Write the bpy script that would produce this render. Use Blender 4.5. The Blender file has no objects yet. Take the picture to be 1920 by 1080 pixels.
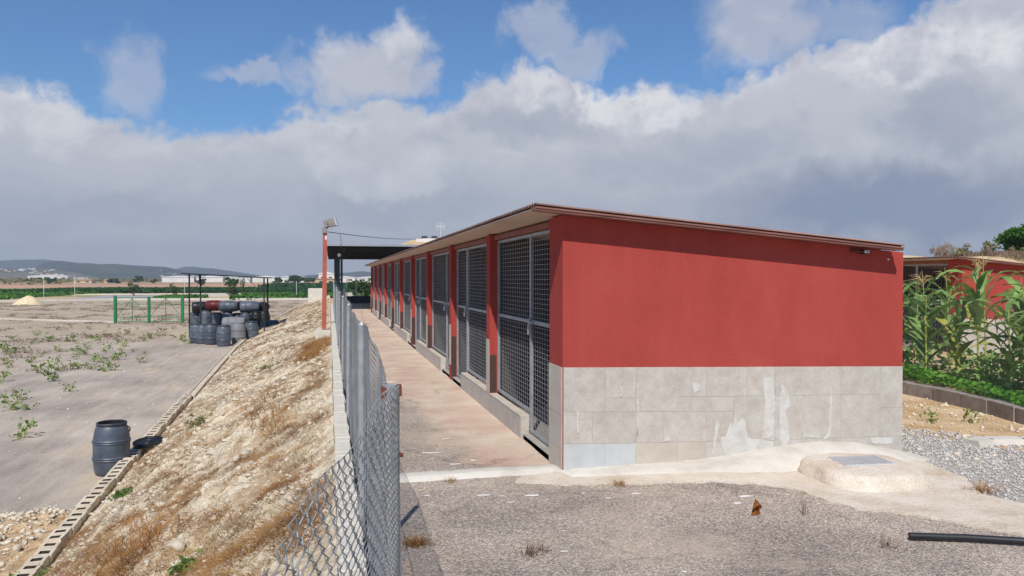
import bpy, bmesh, math, random
import numpy as np
from mathutils import Vector, Matrix, Euler

random.seed(7)
RNG = np.random.default_rng(7)
SC = bpy.context.scene
COL = SC.collection
R = math.radians

# ------------------------------------------------------------------ camera
cam_d = bpy.data.cameras.new('camera')
cam_d.sensor_width = 36.0
cam_d.lens = 36.0 * 1430 / 1920
cam_d.clip_start = 0.05
cam_d.clip_end = 12000
cam = bpy.data.objects.new('camera', cam_d)
COL.objects.link(cam)
PSI = math.atan(342 / 1430)
PITCH = math.atan(19 / 1430)
cam.location = (0, 0, 1.7)
cam.rotation_euler = (math.pi / 2 - PITCH, 0, -PSI)
SC.camera = cam

# ------------------------------------------------------------------ exposure
SC.view_settings.view_transform = 'Standard'
SC.view_settings.look = 'None'
SC.view_settings.gamma = 1.0
SC.view_settings.use_curve_mapping = False
SC.view_settings.exposure = 0.0

# ------------------------------------------------------------------ sun
SUN = Vector((-0.3125, -0.80, 1.0)).normalized()        # towards the sun
sun_d = bpy.data.lights.new('sun', 'SUN')
sun_d.energy = 4.75
sun_d.angle = R(0.53)
sun_d.color = (1.0, 0.945, 0.87)
sun = bpy.data.objects.new('sun', sun_d)
COL.objects.link(sun)
sun.rotation_euler = SUN.to_track_quat('Z', 'Y').to_euler()
sun.location = (-10, -20, 40)


def lin(c):
    out = []
    for v in c[:3]:
        v = v / 255.0
        out.append(v / 12.92 if v <= 0.04045 else ((v + 0.055) / 1.055) ** 2.4)
    return tuple(out)


class NT:
    """small helper to write shader nodes"""
    def __init__(s, tree):
        s.t = tree

    def node(s, typ, **kw):
        n = s.t.nodes.new(typ)
        for k, v in kw.items():
            setattr(n, k, v)
        return n

    def link(s, a, b):
        s.t.links.new(a, b)

    def put(s, sock, v):
        if isinstance(v, bpy.types.NodeSocket):
            s.link(v, sock)
        else:
            sock.default_value = v

    def m(s, op, a, b=None, c=None, clamp=False):
        n = s.node('ShaderNodeMath', operation=op, use_clamp=clamp)
        s.put(n.inputs[0], a)
        if b is not None:
            s.put(n.inputs[1], b)
        if c is not None:
            s.put(n.inputs[2], c)
        return n.outputs[0]

    def vm(s, op, a, b=None, scale=None):
        n = s.node('ShaderNodeVectorMath', operation=op)
        s.put(n.inputs[0], a)
        if b is not None:
            s.put(n.inputs[1], b)
        if scale is not None:
            s.put(n.inputs['Scale'], scale)
        return n.outputs['Value'] if op in ('LENGTH', 'DOT_PRODUCT', 'DISTANCE') else n.outputs[0]

    def noise(s, vec, scale, detail=4, rough=0.55, dist=0.0, col=False):
        n = s.node('ShaderNodeTexNoise')
        if vec is not None:
            s.link(vec, n.inputs['Vector'])
        n.inputs['Scale'].default_value = scale
        n.inputs['Detail'].default_value = detail
        n.inputs['Roughness'].default_value = rough
        n.inputs['Distortion'].default_value = dist
        return n.outputs['Color' if col else 'Fac']

    def voro(s, vec, scale, feature='F1', out='Distance', rnd=1.0):
        n = s.node('ShaderNodeTexVoronoi', feature=feature)
        if vec is not None:
            s.link(vec, n.inputs['Vector'])
        n.inputs['Scale'].default_value = scale
        n.inputs['Randomness'].default_value = rnd
        return n.outputs[out]

    def ramp(s, fac, stops, interp='LINEAR'):
        n = s.node('ShaderNodeValToRGB')
        cr = n.color_ramp
        cr.interpolation = interp
        while len(cr.elements) > 1:
            cr.elements.remove(cr.elements[-1])
        cr.elements[0].position = stops[0][0]
        c = stops[0][1]
        cr.elements[0].color = (*c, 1) if len(c) == 3 else c
        for p, c in stops[1:]:
            e = cr.elements.new(p)
            e.color = (*c, 1) if len(c) == 3 else c
        s.put(n.inputs[0], fac)
        return n.outputs[0]

    def smooth(s, v, a, b):
        n = s.node('ShaderNodeMapRange', interpolation_type='SMOOTHSTEP')
        s.put(n.inputs['Value'], v)
        n.inputs['From Min'].default_value = a
        n.inputs['From Max'].default_value = b
        return n.outputs[0]

    def maprange(s, v, a, b, c, d, clamp=True):
        n = s.node('ShaderNodeMapRange', clamp=clamp)
        s.put(n.inputs['Value'], v)
        n.inputs['From Min'].default_value = a
        n.inputs['From Max'].default_value = b
        n.inputs['To Min'].default_value = c
        n.inputs['To Max'].default_value = d
        return n.outputs[0]

    def mix(s, fac, a, b, blend='MIX'):
        n = s.node('ShaderNodeMix', data_type='RGBA', blend_type=blend)
        s.put(n.inputs[0], fac)
        for i, v in ((6, a), (7, b)):
            if isinstance(v, bpy.types.NodeSocket):
                s.link(v, n.inputs[i])
            else:
                n.inputs[i].default_value = (*v, 1) if len(v) == 3 else v
        return n.outputs[2]

    def sep(s, v):
        n = s.node('ShaderNodeSeparateXYZ')
        s.link(v, n.inputs[0])
        return n.outputs

    def comb(s, x, y, z):
        n = s.node('ShaderNodeCombineXYZ')
        for i, v in enumerate((x, y, z)):
            s.put(n.inputs[i], v)
        return n.outputs[0]


# ------------------------------------------------------------------ world: Nishita sky with a cloud layer in direction space
world = bpy.data.worlds.new('World')
SC.world = world
world.use_nodes = True
wt = world.node_tree
wt.nodes.clear()
W = NT(wt)
SKY_STRENGTH = 0.078
w_out = W.node('ShaderNodeOutputWorld')
w_bg = W.node('ShaderNodeBackground')
w_bg.inputs['Strength'].default_value = SKY_STRENGTH
W.link(w_bg.outputs[0], w_out.inputs[0])
sky = W.node('ShaderNodeTexSky', sky_type='NISHITA')
sky.sun_disc = False
sky.sun_elevation = math.asin(SUN.z)
sky.sun_rotation = math.atan2(SUN.x, SUN.y)
sky.altitude = 20
sky.air_density = 1.0
sky.dust_density = 0.1
sky.ozone_density = 3.0
tc = W.node('ShaderNodeTexCoord')
dv = tc.outputs['Generated']
dx, dy, dz = W.sep(dv)
az = W.m('MULTIPLY', W.m('ARCTAN2', dx, dy), 180 / math.pi)
el = W.m('MULTIPLY', W.m('ARCSINE', dz), 180 / math.pi)
n1c = W.noise(dv, 7.0, 9, 0.58, 0.0, True)
n1x, n1y, n1z = W.sep(n1c)
n2c = W.noise(dv, 26.0, 7, 0.6, 0.3, True)
n2x, n2y, n2z = W.sep(n2c)
n3 = W.noise(dv, 3.2, 5, 0.55, 0.0)
bil = W.noise(W.vm('MULTIPLY', dv, (1.0, 1.0, 1.5)), 15.0, 8, 0.62, 0.5)


def cen(v, k):
    return W.m('MULTIPLY', W.m('SUBTRACT', v, 0.5), k)


waz = W.m('ADD', az, W.m('ADD', cen(n1x, 9.0), cen(n2x, 4.6)))
wel = W.m('ADD', el, W.m('ADD', cen(n1y, 6.0), cen(n2y, 3.6)))
p_blob = W.comb(waz, wel, 0.0)
waz2 = W.m('ADD', az, W.m('ADD', cen(n1x, 13.0), cen(n2x, 4.0)))
wel2 = W.m('ADD', el, W.m('ADD', cen(n1y, 9.0), cen(n2y, 3.4)))
p_lit = W.comb(waz2, wel2, 0.0)

# elevation of the top of the cloud bank against azimuth (degrees)
TOP = [(-180, 6), (-140, 7), (-100, 8), (-60, 11), (-35, 11.5),
       (-20.33, 11.81), (-18.65, 11.87), (-16.3, 11.33), (-13.53, 10.6), (-11.26, 10.2), (-9.6, 9.6), (-6.13, 10.0),
       (-2.13, 11.2), (0.87, 11.7), (3.95, 11.9), (7.08, 12.16), (9.46, 12.96), (11.85, 14.12), (13.45, 15.05),
       (15.05, 15.6), (17.44, 15.42), (19.42, 14.34), (20.99, 13.44), (22.56, 14.13), (25.26, 14.31), (27.53, 13.53),
       (29.76, 13.93), (31.94, 14.66), (34.07, 14.9), (36.13, 15.2), (38.79, 16.2), (41.34, 17.4), (43.77, 18.4),
       (46.09, 18.9), (50, 18.5), (60, 15), (75, 11), (100, 8), (140, 6), (180, 6)]
fc = W.node('ShaderNodeFloatCurve')
cv = fc.mapping.curves[0]
pts = [((a + 180) / 360, e / 30) for a, e in TOP]
cv.points[0].location = pts[0]
cv.points[1].location = pts[-1]
for q in pts[1:-1]:
    cv.points.new(*q)
fc.mapping.update()
W.link(W.m('DIVIDE', W.m('ADD', az, 180), 360), fc.inputs['Value'])
top = W.m('MULTIPLY', fc.outputs[0], 30)
depth = W.m('SUBTRACT', top, W.m('ADD', el, W.m('ADD', cen(n1z, 6.5), cen(n2z, 4.2))))
a_bank = W.smooth(depth, -0.6, 0.9)


def blob(c, r, strength, p=p_blob, lo=0.0, hi=0.62):
    d = W.vm('SUBTRACT', p, (c[0], c[1], 0.0))
    d = W.vm('MULTIPLY', d, (1 / r[0], 1 / r[1], 0.0))
    v = W.m('SUBTRACT', 1.0, W.vm('LENGTH', d))
    return W.m('MULTIPLY', W.smooth(v, lo, hi), strength)


def vmax(lst):
    o = lst[0]
    for q in lst[1:]:
        o = W.m('MAXIMUM', o, q)
    return o


a_cum = vmax([blob(c, r, s) for c, r, s in [
    ((2.2, 14.4), (6.6, 2.9), 0.95), ((0.1, 15.2), (3.6, 2.6), 0.9), ((5.0, 15.9), (3.2, 3.0), 0.97), ((6.3, 13.8), (3.2, 2.0), 0.8),
    ((-13.2, 13.2), (3.2, 2.9), 0.5), ((-4.9, 13.7), (3.8, 0.95), 0.55),
    ((15.3, 18.4), (2.6, 2.9), 0.6), ((16.8, 17.2), (2.6, 2.4), 0.6), ((18.6, 15.9), (3.4, 2.4), 0.62),
    ((31.6, 17.6), (5.4, 4.3), 0.8), ((37.5, 17.2), (4.6, 3.0), 0.45),
    ((-52, 20), (10, 4), 0.7), ((70, 24), (12, 5), 0.7)]])
alpha = W.m('MAXIMUM', a_bank, a_cum)
# brightness of the clouds: lit tops, grey bodies, hazy base
shade_el = W.m('ADD', el, W.m('ADD', cen(n1x, 7.0), W.m('ADD', cen(n3, 8.0), cen(n2y, 2.0))))
body = W.ramp(W.m('DIVIDE', shade_el, 20), [
    (0.0, lin((214, 216, 219))), (0.16, lin((200, 204, 211))), (0.3, lin((187, 192, 203))), (0.42, lin((196, 199, 208))),
    (0.58, lin((200, 202, 210))), (0.72, lin((195, 197, 208))), (1.0, lin((184, 188, 204)))])
lit = vmax([blob(c, r, s, p_lit, 0.0, 0.5) for c, r, s in [
    ((42.5, 14.6), (7.5, 3.4), 1.0), ((38.0, 13.6), (4.0, 1.6), 0.7), ((21.0, 13.1), (2.6, 2.4), 1.0), ((25.4, 12.8), (4.0, 2.2), 0.95),
    ((14.8, 14.0), (4.6, 2.4), 0.7), ((-0.6, 11.5), (5.0, 1.2), 0.75), ((3.4, 11.9), (3.0, 0.8), 0.6),
    ((-18.7, 10.9), (6.0, 2.2), 0.6), ((5.0, 16.9), (3.2, 2.2), 0.5),
    ((3.2, 8.2), (7.0, 2.4), 0.35), ((33, 14.3), (5.5, 1.2), 0.55)]])
lit = W.m('MULTIPLY', lit, W.smooth(W.m('ADD', n1z, W.m('ADD', W.m('MULTIPLY', n2x, 0.4), W.m('MULTIPLY', bil, 0.35))), 0.72, 0.96))
edge = W.m('MULTIPLY', W.m('MULTIPLY', W.smooth(depth, 2.4, 0.2), a_bank), W.smooth(n2z, 0.42, 0.62))
lit = W.m('MAXIMUM', lit, W.m('MULTIPLY', edge, 0.35))
dark = vmax([blob(c, r, s, p_lit, 0.0, 0.7) for c, r, s in [
    ((40, 4.8), (14, 4.0), 0.85), ((33, 4.4), (8, 3.0), 0.5), ((43, 10.0), (7.0, 2.6), 0.45), ((15, 10.8), (8, 2.0), 0.35), ((-15, 4.5), (12, 2.2), 0.22),
    ((5.5, 5.2), (12, 1.8), 0.25), ((26.8, 8.5), (11, 3), 0.3)]])
body = W.mix(W.m('MULTIPLY', W.smooth(bil, 0.52, 0.74), W.maprange(el, 3, 10, 0.2, 0.72)), body, lin((214, 216, 222)))
body = W.mix(W.m('MULTIPLY', W.smooth(bil, 0.48, 0.30), W.maprange(el, 3, 10, 0.18, 0.62)), body, lin((178, 184, 198)))
ccol = W.mix(dark, body, lin((130, 144, 170)))
ccol = W.mix(lit, ccol, lin((233, 233, 236)))
ccol = W.mix(1.0, ccol, W.comb(1 / SKY_STRENGTH, 1 / SKY_STRENGTH, 1 / SKY_STRENGTH), 'MULTIPLY')
skyc = W.mix(1.0, sky.outputs[0], (0.74, 1.12, 1.45), 'MULTIPLY')
W.link(W.mix(alpha, skyc, ccol), w_bg.inputs['Color'])


# ------------------------------------------------------------------ helpers for objects
def tag(o, label=None, cat=None, group=None, kind=None):
    if label:
        o['label'] = label
    if cat:
        o['category'] = cat
    if group:
        o['group'] = group
    if kind:
        o['kind'] = kind
    return o


def empty(name, loc=(0, 0, 0), rot=(0, 0, 0)):
    o = bpy.data.objects.new(name, None)
    o.empty_display_size = 0.1
    COL.objects.link(o)
    o.location = loc
    o.rotation_euler = rot
    return o


def link(name, me, parent=None, loc=(0, 0, 0), rot=(0, 0, 0), scale=None):
    o = bpy.data.objects.new(name, me)
    COL.objects.link(o)
    if parent is not None:
        o.parent = parent
    o.location = loc
    o.rotation_euler = rot
    if scale is not None:
        o.scale = scale if hasattr(scale, '__len__') else (scale,) * 3
    return o


def copy_tree(o, parent=None):
    c = o.copy()
    COL.objects.link(c)
    c.parent = parent
    for ch in o.children:
        copy_tree(ch, c)
    return c


class MB:
    """collects boxes, tubes, lathes and loose faces into one mesh"""
    def __init__(s):
        s.v, s.f, s.mi = [], [], []

    def add(s, verts, faces, mi=0):
        b = len(s.v)
        s.v.extend(verts)
        for f in faces:
            s.f.append([i + b for i in f])
            s.mi.append(mi)
        return s

    def box(s, x0, x1, y0, y1, z0, z1, mi=0):
        v = [(x0, y0, z0), (x1, y0, z0), (x1, y1, z0), (x0, y1, z0), (x0, y0, z1), (x1, y0, z1), (x1, y1, z1), (x0, y1, z1)]
        return s.add(v, [(3, 2, 1, 0), (4, 5, 6, 7), (0, 1, 5, 4), (1, 2, 6, 5), (2, 3, 7, 6), (3, 0, 4, 7)], mi)

    def cbox(s, x0, x1, y0, y1, z0, z1, c=0.006, jit=0.0, mi=0):
        """box with chamfered top and vertical edges"""
        j = lambda: random.uniform(-jit, jit)
        lo = [(x0 + j(), y0 + j(), z0), (x1 + j(), y0 + j(), z0), (x1 + j(), y1 + j(), z0), (x0 + j(), y1 + j(), z0)]
        mid = [(a[0], a[1], z1 - c + j()) for a in lo]
        cx, cy = (x0 + x1) / 2, (y0 + y1) / 2
        tp = [(a[0] - math.copysign(c, a[0] - cx), a[1] - math.copysign(c, a[1] - cy), z1 + j()) for a in lo]
        f = [(3, 2, 1, 0), (8, 9, 10, 11)]
        for k in range(4):
            n = (k + 1) % 4
            f += [(k, n, n + 4, k + 4), (k + 4, n + 4, n + 8, k + 8)]
        return s.add(lo + mid + tp, f, mi)

    def tube(s, pts, r, n=6, cap=True, mi=0):
        P = [Vector(p) for p in pts]
        m = len(P)
        rr = r if hasattr(r, '__len__') else [r] * m
        base = len(s.v)
        up = None
        for i in range(m):
            t = (P[min(i + 1, m - 1)] - P[max(i - 1, 0)])
            if t.length < 1e-9:
                t = Vector((0, 0, 1))
            t.normalize()
            if up is None:
                up = t.orthogonal().normalized()
            else:
                up = (up - t * up.dot(t))
                up = up.normalized() if up.length > 1e-6 else t.orthogonal().normalized()
            sd = t.cross(up)
            for k in range(n):
                a = 2 * math.pi * k / n
                s.v.append(tuple(P[i] + (up * math.cos(a) + sd * math.sin(a)) * rr[i]))
        for i in range(m - 1):
            for k in range(n):
                k2 = (k + 1) % n
                s.f.append([base + i * n + k, base + i * n + k2, base + (i + 1) * n + k2, base + (i + 1) * n + k])
                s.mi.append(mi)
        if cap:
            s.f.append([base + k for k in range(n)][::-1])
            s.f.append([base + (m - 1) * n + k for k in range(n)])
            s.mi += [mi, mi]
        return s

    def lathe(s, prof, n=20, c=(0, 0, 0), mi=0, close=True):
        base = len(s.v)
        for r, z in prof:
            for k in range(n):
                a = 2 * math.pi * k / n
                s.v.append((c[0] + r * math.cos(a), c[1] + r * math.sin(a), c[2] + z))
        for i in range(len(prof) - 1):
            for k in range(n):
                k2 = (k + 1) % n
                s.f.append([base + i * n + k, base + i * n + k2, base + (i + 1) * n + k2, base + (i + 1) * n + k])
                s.mi.append(mi)
        if close:
            s.f.append([base + k for k in range(n)][::-1])
            s.f.append([base + (len(prof) - 1) * n + k for k in range(n)])
            s.mi += [mi, mi]
        return s

    def prism(s, poly, y0, y1, mi=0):
        """poly of (x,z) extruded along y"""
        n = len(poly)
        v = [(x, y0, z) for x, z in poly] + [(x, y1, z) for x, z in poly]
        f = [list(range(n)), list(range(2 * n - 1, n - 1, -1))]
        for k in range(n):
            k2 = (k + 1) % n
            f.append([k2, k, k + n, k2 + n])
        return s.add(v, f, mi)

    def slab(s, poly, z0, z1, mi=0):
        """poly of (x,y) extruded along z"""
        n = len(poly)
        v = [(x, y, z0) for x, y in poly] + [(x, y, z1) for x, y in poly]
        f = [list(range(n - 1, -1, -1)), list(range(n, 2 * n))]
        for k in range(n):
            k2 = (k + 1) % n
            f.append([k, k2, k2 + n, k + n])
        return s.add(v, f, mi)

    def mesh(s, name, mats, smooth=False):
        me = bpy.data.meshes.new(name)
        me.from_pydata([tuple(map(float, q)) for q in s.v], [], s.f)
        if not isinstance(mats, (list, tuple)):
            mats = [mats]
        for q in mats:
            me.materials.append(q)
        if len(mats) > 1:
            me.polygons.foreach_set('material_index', s.mi)
        if smooth:
            me.polygons.foreach_set('use_smooth', [True] * len(me.polygons))
        me.update()
        return me

    def build(s, name, mats, parent=None, loc=(0, 0, 0), rot=(0, 0, 0), smooth=False):
        return link(name, s.mesh(name, mats, smooth), parent, loc, rot)


def np_mesh(name, V, F, mats, smooth=False):
    """fast mesh from arrays; F is (n,3) or (n,4)"""
    me = bpy.data.meshes.new(name)
    V = np.asarray(V, dtype=np.float32)
    F = np.asarray(F, dtype=np.int32)
    k = F.shape[1]
    me.vertices.add(len(V))
    me.vertices.foreach_set('co', V.ravel())
    me.loops.add(F.size)
    me.loops.foreach_set('vertex_index', F.ravel())
    me.polygons.add(len(F))
    me.polygons.foreach_set('loop_start', np.arange(0, F.size, k, dtype=np.int32))
    me.polygons.foreach_set('loop_total', np.full(len(F), k, dtype=np.int32))
    if not isinstance(mats, (list, tuple)):
        mats = [mats]
    for q in mats:
        me.materials.append(q)
    if smooth:
        me.polygons.foreach_set('use_smooth', np.ones(len(F), dtype=bool))
    me.update(calc_edges=True)
    me.validate()
    return me


def grid_faces(nx, ny):
    i = np.arange(ny - 1)[:, None] * nx + np.arange(nx - 1)[None, :]
    return np.stack([i, i + 1, i + nx + 1, i + nx], -1).reshape(-1, 4)


def vnoise(x, y, seed=0):
    xi = np.floor(x).astype(np.int64)
    yi = np.floor(y).astype(np.int64)
    fx, fy = x - xi, y - yi
    fx = fx * fx * (3 - 2 * fx)
    fy = fy * fy * (3 - 2 * fy)

    def h(a, b):
        n = (a * 374761393 + b * 668265263 + seed * 982451653) & 0x7fffffff
        n = ((n ^ (n >> 13)) * 1274126177) & 0x7fffffff
        return ((n ^ (n >> 16)) & 0xffff) / 65535.0
    return (h(xi, yi) * (1 - fx) + h(xi + 1, yi) * fx) * (1 - fy) + (h(xi, yi + 1) * (1 - fx) + h(xi + 1, yi + 1) * fx) * fy


def fbm(x, y, seed=0, octs=5, gain=0.5):
    x = np.asarray(x, float)
    y = np.asarray(y, float)
    s, a, t = 0.0, 1.0, 0.0
    for o in range(octs):
        s = s + a * vnoise(x * 2 ** o + 17.3 * o, y * 2 ** o - 9.1 * o, seed + o)
        t += a
        a *= gain
    return s / t


# ------------------------------------------------------------------ materials
def mat(name, cols, scale=4.0, detail=6, rough=0.85, bump=0.0, bscale=30.0, metal=0.0, grain=0.0, gscale=150.0,
        rnd=0.0, spec=0.3, lo=0.3, hi=0.7, coords='Object', nrough=0.6, trans=0.0, stretch=None):
    mt = bpy.data.materials.new(name)
    mt.use_nodes = True
    t = mt.node_tree
    n = NT(t)
    bs = t.nodes['Principled BSDF']
    bs.inputs['Roughness'].default_value = rough
    bs.inputs['Metallic'].default_value = metal
    bs.inputs['Specular IOR Level'].default_value = spec
    if coords == 'World':
        vec = n.node('ShaderNodeNewGeometry').outputs['Position']
    else:
        vec = n.node('ShaderNodeTexCoord').outputs['Object']
        if rnd:
            oi = n.node('ShaderNodeObjectInfo')
            vec = n.vm('ADD', vec, n.vm('SCALE', (1.0, 1.7, 2.3), scale=n.m('MULTIPLY', oi.outputs['Random'], 37.0)))
    if stretch:
        vec2 = n.vm('MULTIPLY', vec, stretch)
    else:
        vec2 = vec
    if len(cols) == 1:
        c = n.mix(0.0, lin(cols[0]), lin(cols[0]))
    else:
        st = [(lo + (hi - lo) * i / (len(cols) - 1), lin(q)) for i, q in enumerate(cols)]
        c = n.ramp(n.noise(vec2, scale, detail, nrough), st)
    if grain:
        g = n.noise(vec, gscale, 3, 0.7)
        k = n.maprange(g, 0.3, 0.7, 1 - grain, 1 + grain)
        c = n.mix(1.0, c, n.comb(k, k, k), 'MULTIPLY')
    if rnd:
        k = n.maprange(oi.outputs['Random'], 0, 1, 1 - rnd, 1 + rnd)
        c = n.mix(1.0, c, n.comb(k, k, k), 'MULTIPLY')
    n.link(c, bs.inputs['Base Color'])
    if bump:
        b = n.node('ShaderNodeBump')
        b.inputs['Strength'].default_value = bump
        b.inputs['Distance'].default_value = 0.02
        n.link(n.noise(vec, bscale, 6, 0.65), b.inputs['Height'])
        n.link(b.outputs[0], bs.inputs['Normal'])
    if trans:
        tr = n.node('ShaderNodeBsdfTranslucent')
        n.link(c, tr.inputs['Color'])
        mx = n.node('ShaderNodeMixShader')
        mx.inputs[0].default_value = trans
        n.link(bs.outputs[0], mx.inputs[1])
        n.link(tr.outputs[0], mx.inputs[2])
        n.link(mx.outputs[0], t.nodes['Material Output'].inputs['Surface'])
    return mt


M = {}
M['red'] = mat('red_plaster', [(154, 63, 57), (163, 69, 62), (170, 77, 69)], 1.1, 9, 0.9, 0.3, 60, grain=0.08, gscale=220, spec=0.15, nrough=.68, stretch=(1.6, 1.6, .7))
M['tile'] = mat('stone_tile', [(172, 164, 153), (183, 176, 166), (192, 186, 177)], 7, 9, 0.6, 0.08, 60, grain=0.09, gscale=70, rnd=0.035, lo=0.34, hi=0.66, nrough=.7)
M['tile_warm'] = mat('beige_tile', [(178, 168, 154), (189, 180, 166), (197, 188, 174)], 4, 8, 0.6, 0.08, 60, grain=0.05, gscale=90, rnd=0.04)
M['tile_blue'] = mat('pale_blue_tile', [(178, 180, 179), (186, 188, 187), (194, 195, 194)], 5, 6, 0.5, 0.05, 60, grain=0.04, rnd=0.03)
M['smear'] = mat('mortar_smear', [(182, 177, 168), (196, 193, 186), (204, 202, 197)], 9, 7, 0.9, 0.3, 40, grain=0.06)
M['dark_tile'] = mat('dark_brown_tile', [(66, 50, 46), (80, 60, 54)], 5, 5, 0.7, 0.1, 40)
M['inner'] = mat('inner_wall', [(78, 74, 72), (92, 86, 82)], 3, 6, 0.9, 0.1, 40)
M['grey_conc'] = mat('grey_concrete', [(140, 134, 126), (160, 154, 145), (172, 166, 156)], 3, 8, 0.92, 0.3, 50, grain=0.1)
M['galv'] = mat('galvanised_steel', [(146, 150, 154), (164, 168, 172), (176, 180, 183)], 14, 5, 0.5, 0.03, 60, metal=0.45, grain=0.06)
M['wire'] = mat('galvanised_wire', [(150, 153, 156), (172, 175, 178)], 30, 3, 0.5, 0, metal=0.4)
M['link'] = mat('chain_link_wire', [(108, 111, 114), (138, 142, 145), (158, 160, 162)], 8, 5, 0.55, 0, metal=0.4)
M['rust'] = mat('rusty_steel', [(80, 52, 44), (112, 66, 50), (90, 60, 52)], 20, 6, 0.9, 0.2, 60)
M['soffit'] = mat('beige_soffit', [(196, 172, 156), (206, 184, 168), (212, 192, 178)], 2, 6, 0.6, 0.05, 60, grain=0.05)
M['roof'] = mat('pinkish_roof_sheet', [(132, 100, 90), (150, 116, 104), (164, 132, 120)], 2, 6, 0.6, 0.05, 60, grain=0.05)
M['trim'] = mat('roof_edge_trim', [(112, 74, 68), (136, 94, 84), (150, 108, 96)], 1.2, 6, 0.7, 0.05, 60, stretch=(2, 1, 30))
M['beam'] = mat('reddish_steel_beam', [(130, 78, 72), (146, 88, 80)], 5, 5, 0.7, 0.05)
M['white_conc'] = mat('white_concrete', [(184, 177, 164), (201, 195, 183), (211, 207, 197)], 3, 8, 0.95, 0.35, 45, grain=0.06, nrough=0.65)
M['black_pipe'] = mat('black_pipe', [(28, 28, 30), (40, 40, 42)], 10, 4, 0.45, 0.02, 80, spec=0.5)
M['steel_dark'] = mat('dark_painted_steel', [(30, 32, 34), (44, 46, 48)], 6, 4, 0.6)
M['steel_green'] = mat('dark_green_steel', [(40, 56, 58), (56, 74, 76)], 4, 4, 0.5)
M['green_paint'] = mat('green_painted_steel', [(34, 108, 62), (48, 128, 76)], 6, 4, 0.5, 0.03)
M['pole_red'] = mat('faded_red_pole', [(158, 82, 68), (176, 100, 84)], 3, 5, 0.75, 0.05)
M['barrel'] = mat('blue_grey_plastic', [(62, 70, 82), (78, 86, 98), (96, 102, 112)], 3, 6, 0.45, 0.04, 30, rnd=0.16, spec=0.4, grain=0.04, gscale=40)
M['barrel_black'] = mat('black_plastic', [(24, 25, 28), (36, 37, 40)], 4, 5, 0.45, 0.03, 30, rnd=0.1)
M['barrel_red'] = mat('dark_red_plastic', [(82, 24, 28), (100, 32, 36)], 4, 5, 0.5, 0.03, 30)
M['barrel_pale'] = mat('weathered_grey_plastic', [(112, 114, 116), (132, 134, 136)], 4, 6, 0.6, 0.05, 30, rnd=0.06)
M['lid'] = mat('barrel_lid_plastic', [(50, 54, 62), (66, 70, 78)], 4, 5, 0.5, 0.03, 30, rnd=0.12)
M['stone'] = mat('limestone', [(182, 168, 146), (207, 195, 174), (222, 213, 196)], 6, 6, 0.95, 0.5, 25, grain=0.1, rnd=0.08)
M['gravel'] = mat('gravel_stone', [(150, 146, 140), (182, 178, 172), (206, 202, 196)], 14, 3, 0.9, 0.2, 60, lo=0.34, hi=0.62, coords='World')
M['dry1'] = mat('dry_grass_rust', [(124, 88, 52), (162, 118, 70), (188, 148, 98)], 1.6, 4, 0.9, coords='World', trans=0.25)
M['dry2'] = mat('dry_grass_straw', [(150, 120, 78), (186, 156, 108), (204, 178, 132)], 1.6, 4, 0.9, coords='World', trans=0.25)
M['dry3'] = mat('dry_grass_grey', [(110, 92, 74), (136, 118, 98), (156, 138, 116)], 1.6, 4, 0.9, coords='World', trans=0.2)
M['leaf'] = mat('weed_leaf', [(84, 110, 54), (110, 136, 68), (144, 164, 92)], 2.0, 3, 0.6, rnd=0.2, trans=0.3, coords='Object')
M['leaf2'] = mat('ground_cover_leaf', [(70, 122, 36), (96, 152, 48), (126, 176, 66)], 1.2, 4, 0.5, coords='World', trans=0.3)
M['corn'] = mat('corn_leaf', [(88, 124, 62), (126, 158, 84), (164, 186, 116)], 2.5, 4, 0.52, rnd=0.16, trans=0.3, spec=0.4, stretch=(1, 1, 1))
M['corn_stalk'] = mat('corn_stalk', [(120, 140, 62), (164, 166, 88), (178, 170, 104)], 4, 4, 0.6, rnd=0.12)
M['tassel'] = mat('corn_tassel', [(184, 154, 104), (206, 180, 130)], 6, 3, 0.8, rnd=0.1, trans=0.2)
M['vine'] = mat('vineyard_leaf', [(52, 92, 36), (74, 116, 44), (104, 142, 62)], 0.15, 4, 0.7, coords='World', trans=0.2)
M['vine_dark'] = mat('orchard_leaf', [(34, 68, 36), (46, 84, 44), (58, 98, 50)], 0.1, 4, 0.7, coords='World', trans=0.2)
M['tree'] = mat('tree_leaf', [(40, 62, 32), (56, 82, 40), (74, 100, 50)], 0.8, 4, 0.7, coords='World', trans=0.2)
M['tree_bright'] = mat('broad_tree_leaf', [(52, 92, 34), (76, 122, 44), (100, 146, 60)], 1.0, 4, 0.6, coords='World', trans=0.3)
M['bark'] = mat('bark', [(84, 68, 54), (112, 94, 76)], 8, 5, 0.95, 0.4, 30)
M['twig'] = mat('bare_twigs', [(120, 102, 84), (150, 132, 110)], 3, 4, 0.9, coords='World')
M['white_wall'] = mat('white_building_wall', [(206, 204, 200), (224, 222, 218)], 0.2, 4, 0.8)
M['tan_wall'] = mat('tan_building_wall', [(190, 166, 134), (206, 184, 152)], 0.4, 4, 0.85)
M['window'] = mat('dark_window', [(40, 46, 54), (52, 58, 66)], 1, 2, 0.3)
M['rooftile'] = mat('tan_roof_tile', [(176, 150, 112), (200, 176, 138)], 1.2, 5, 0.9, 0.4, 12)
M['dark_wall'] = mat('dark_blue_grey_wall', [(50, 54, 62), (62, 66, 74)], 2, 5, 0.85, 0.1, 30)
M['canopy_sheet'] = mat('canopy_sheet', [(96, 90, 80), (116, 110, 98)], 1.0, 5, .7)
M['sand'] = mat('sand_heap', [(196, 178, 142), (212, 194, 158), (222, 208, 176)], 3, 6, 0.95, 0.5, 20)
M['rope'] = mat('black_cable', [(40, 42, 46), (52, 54, 58)], 5, 2, 0.6)
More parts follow.
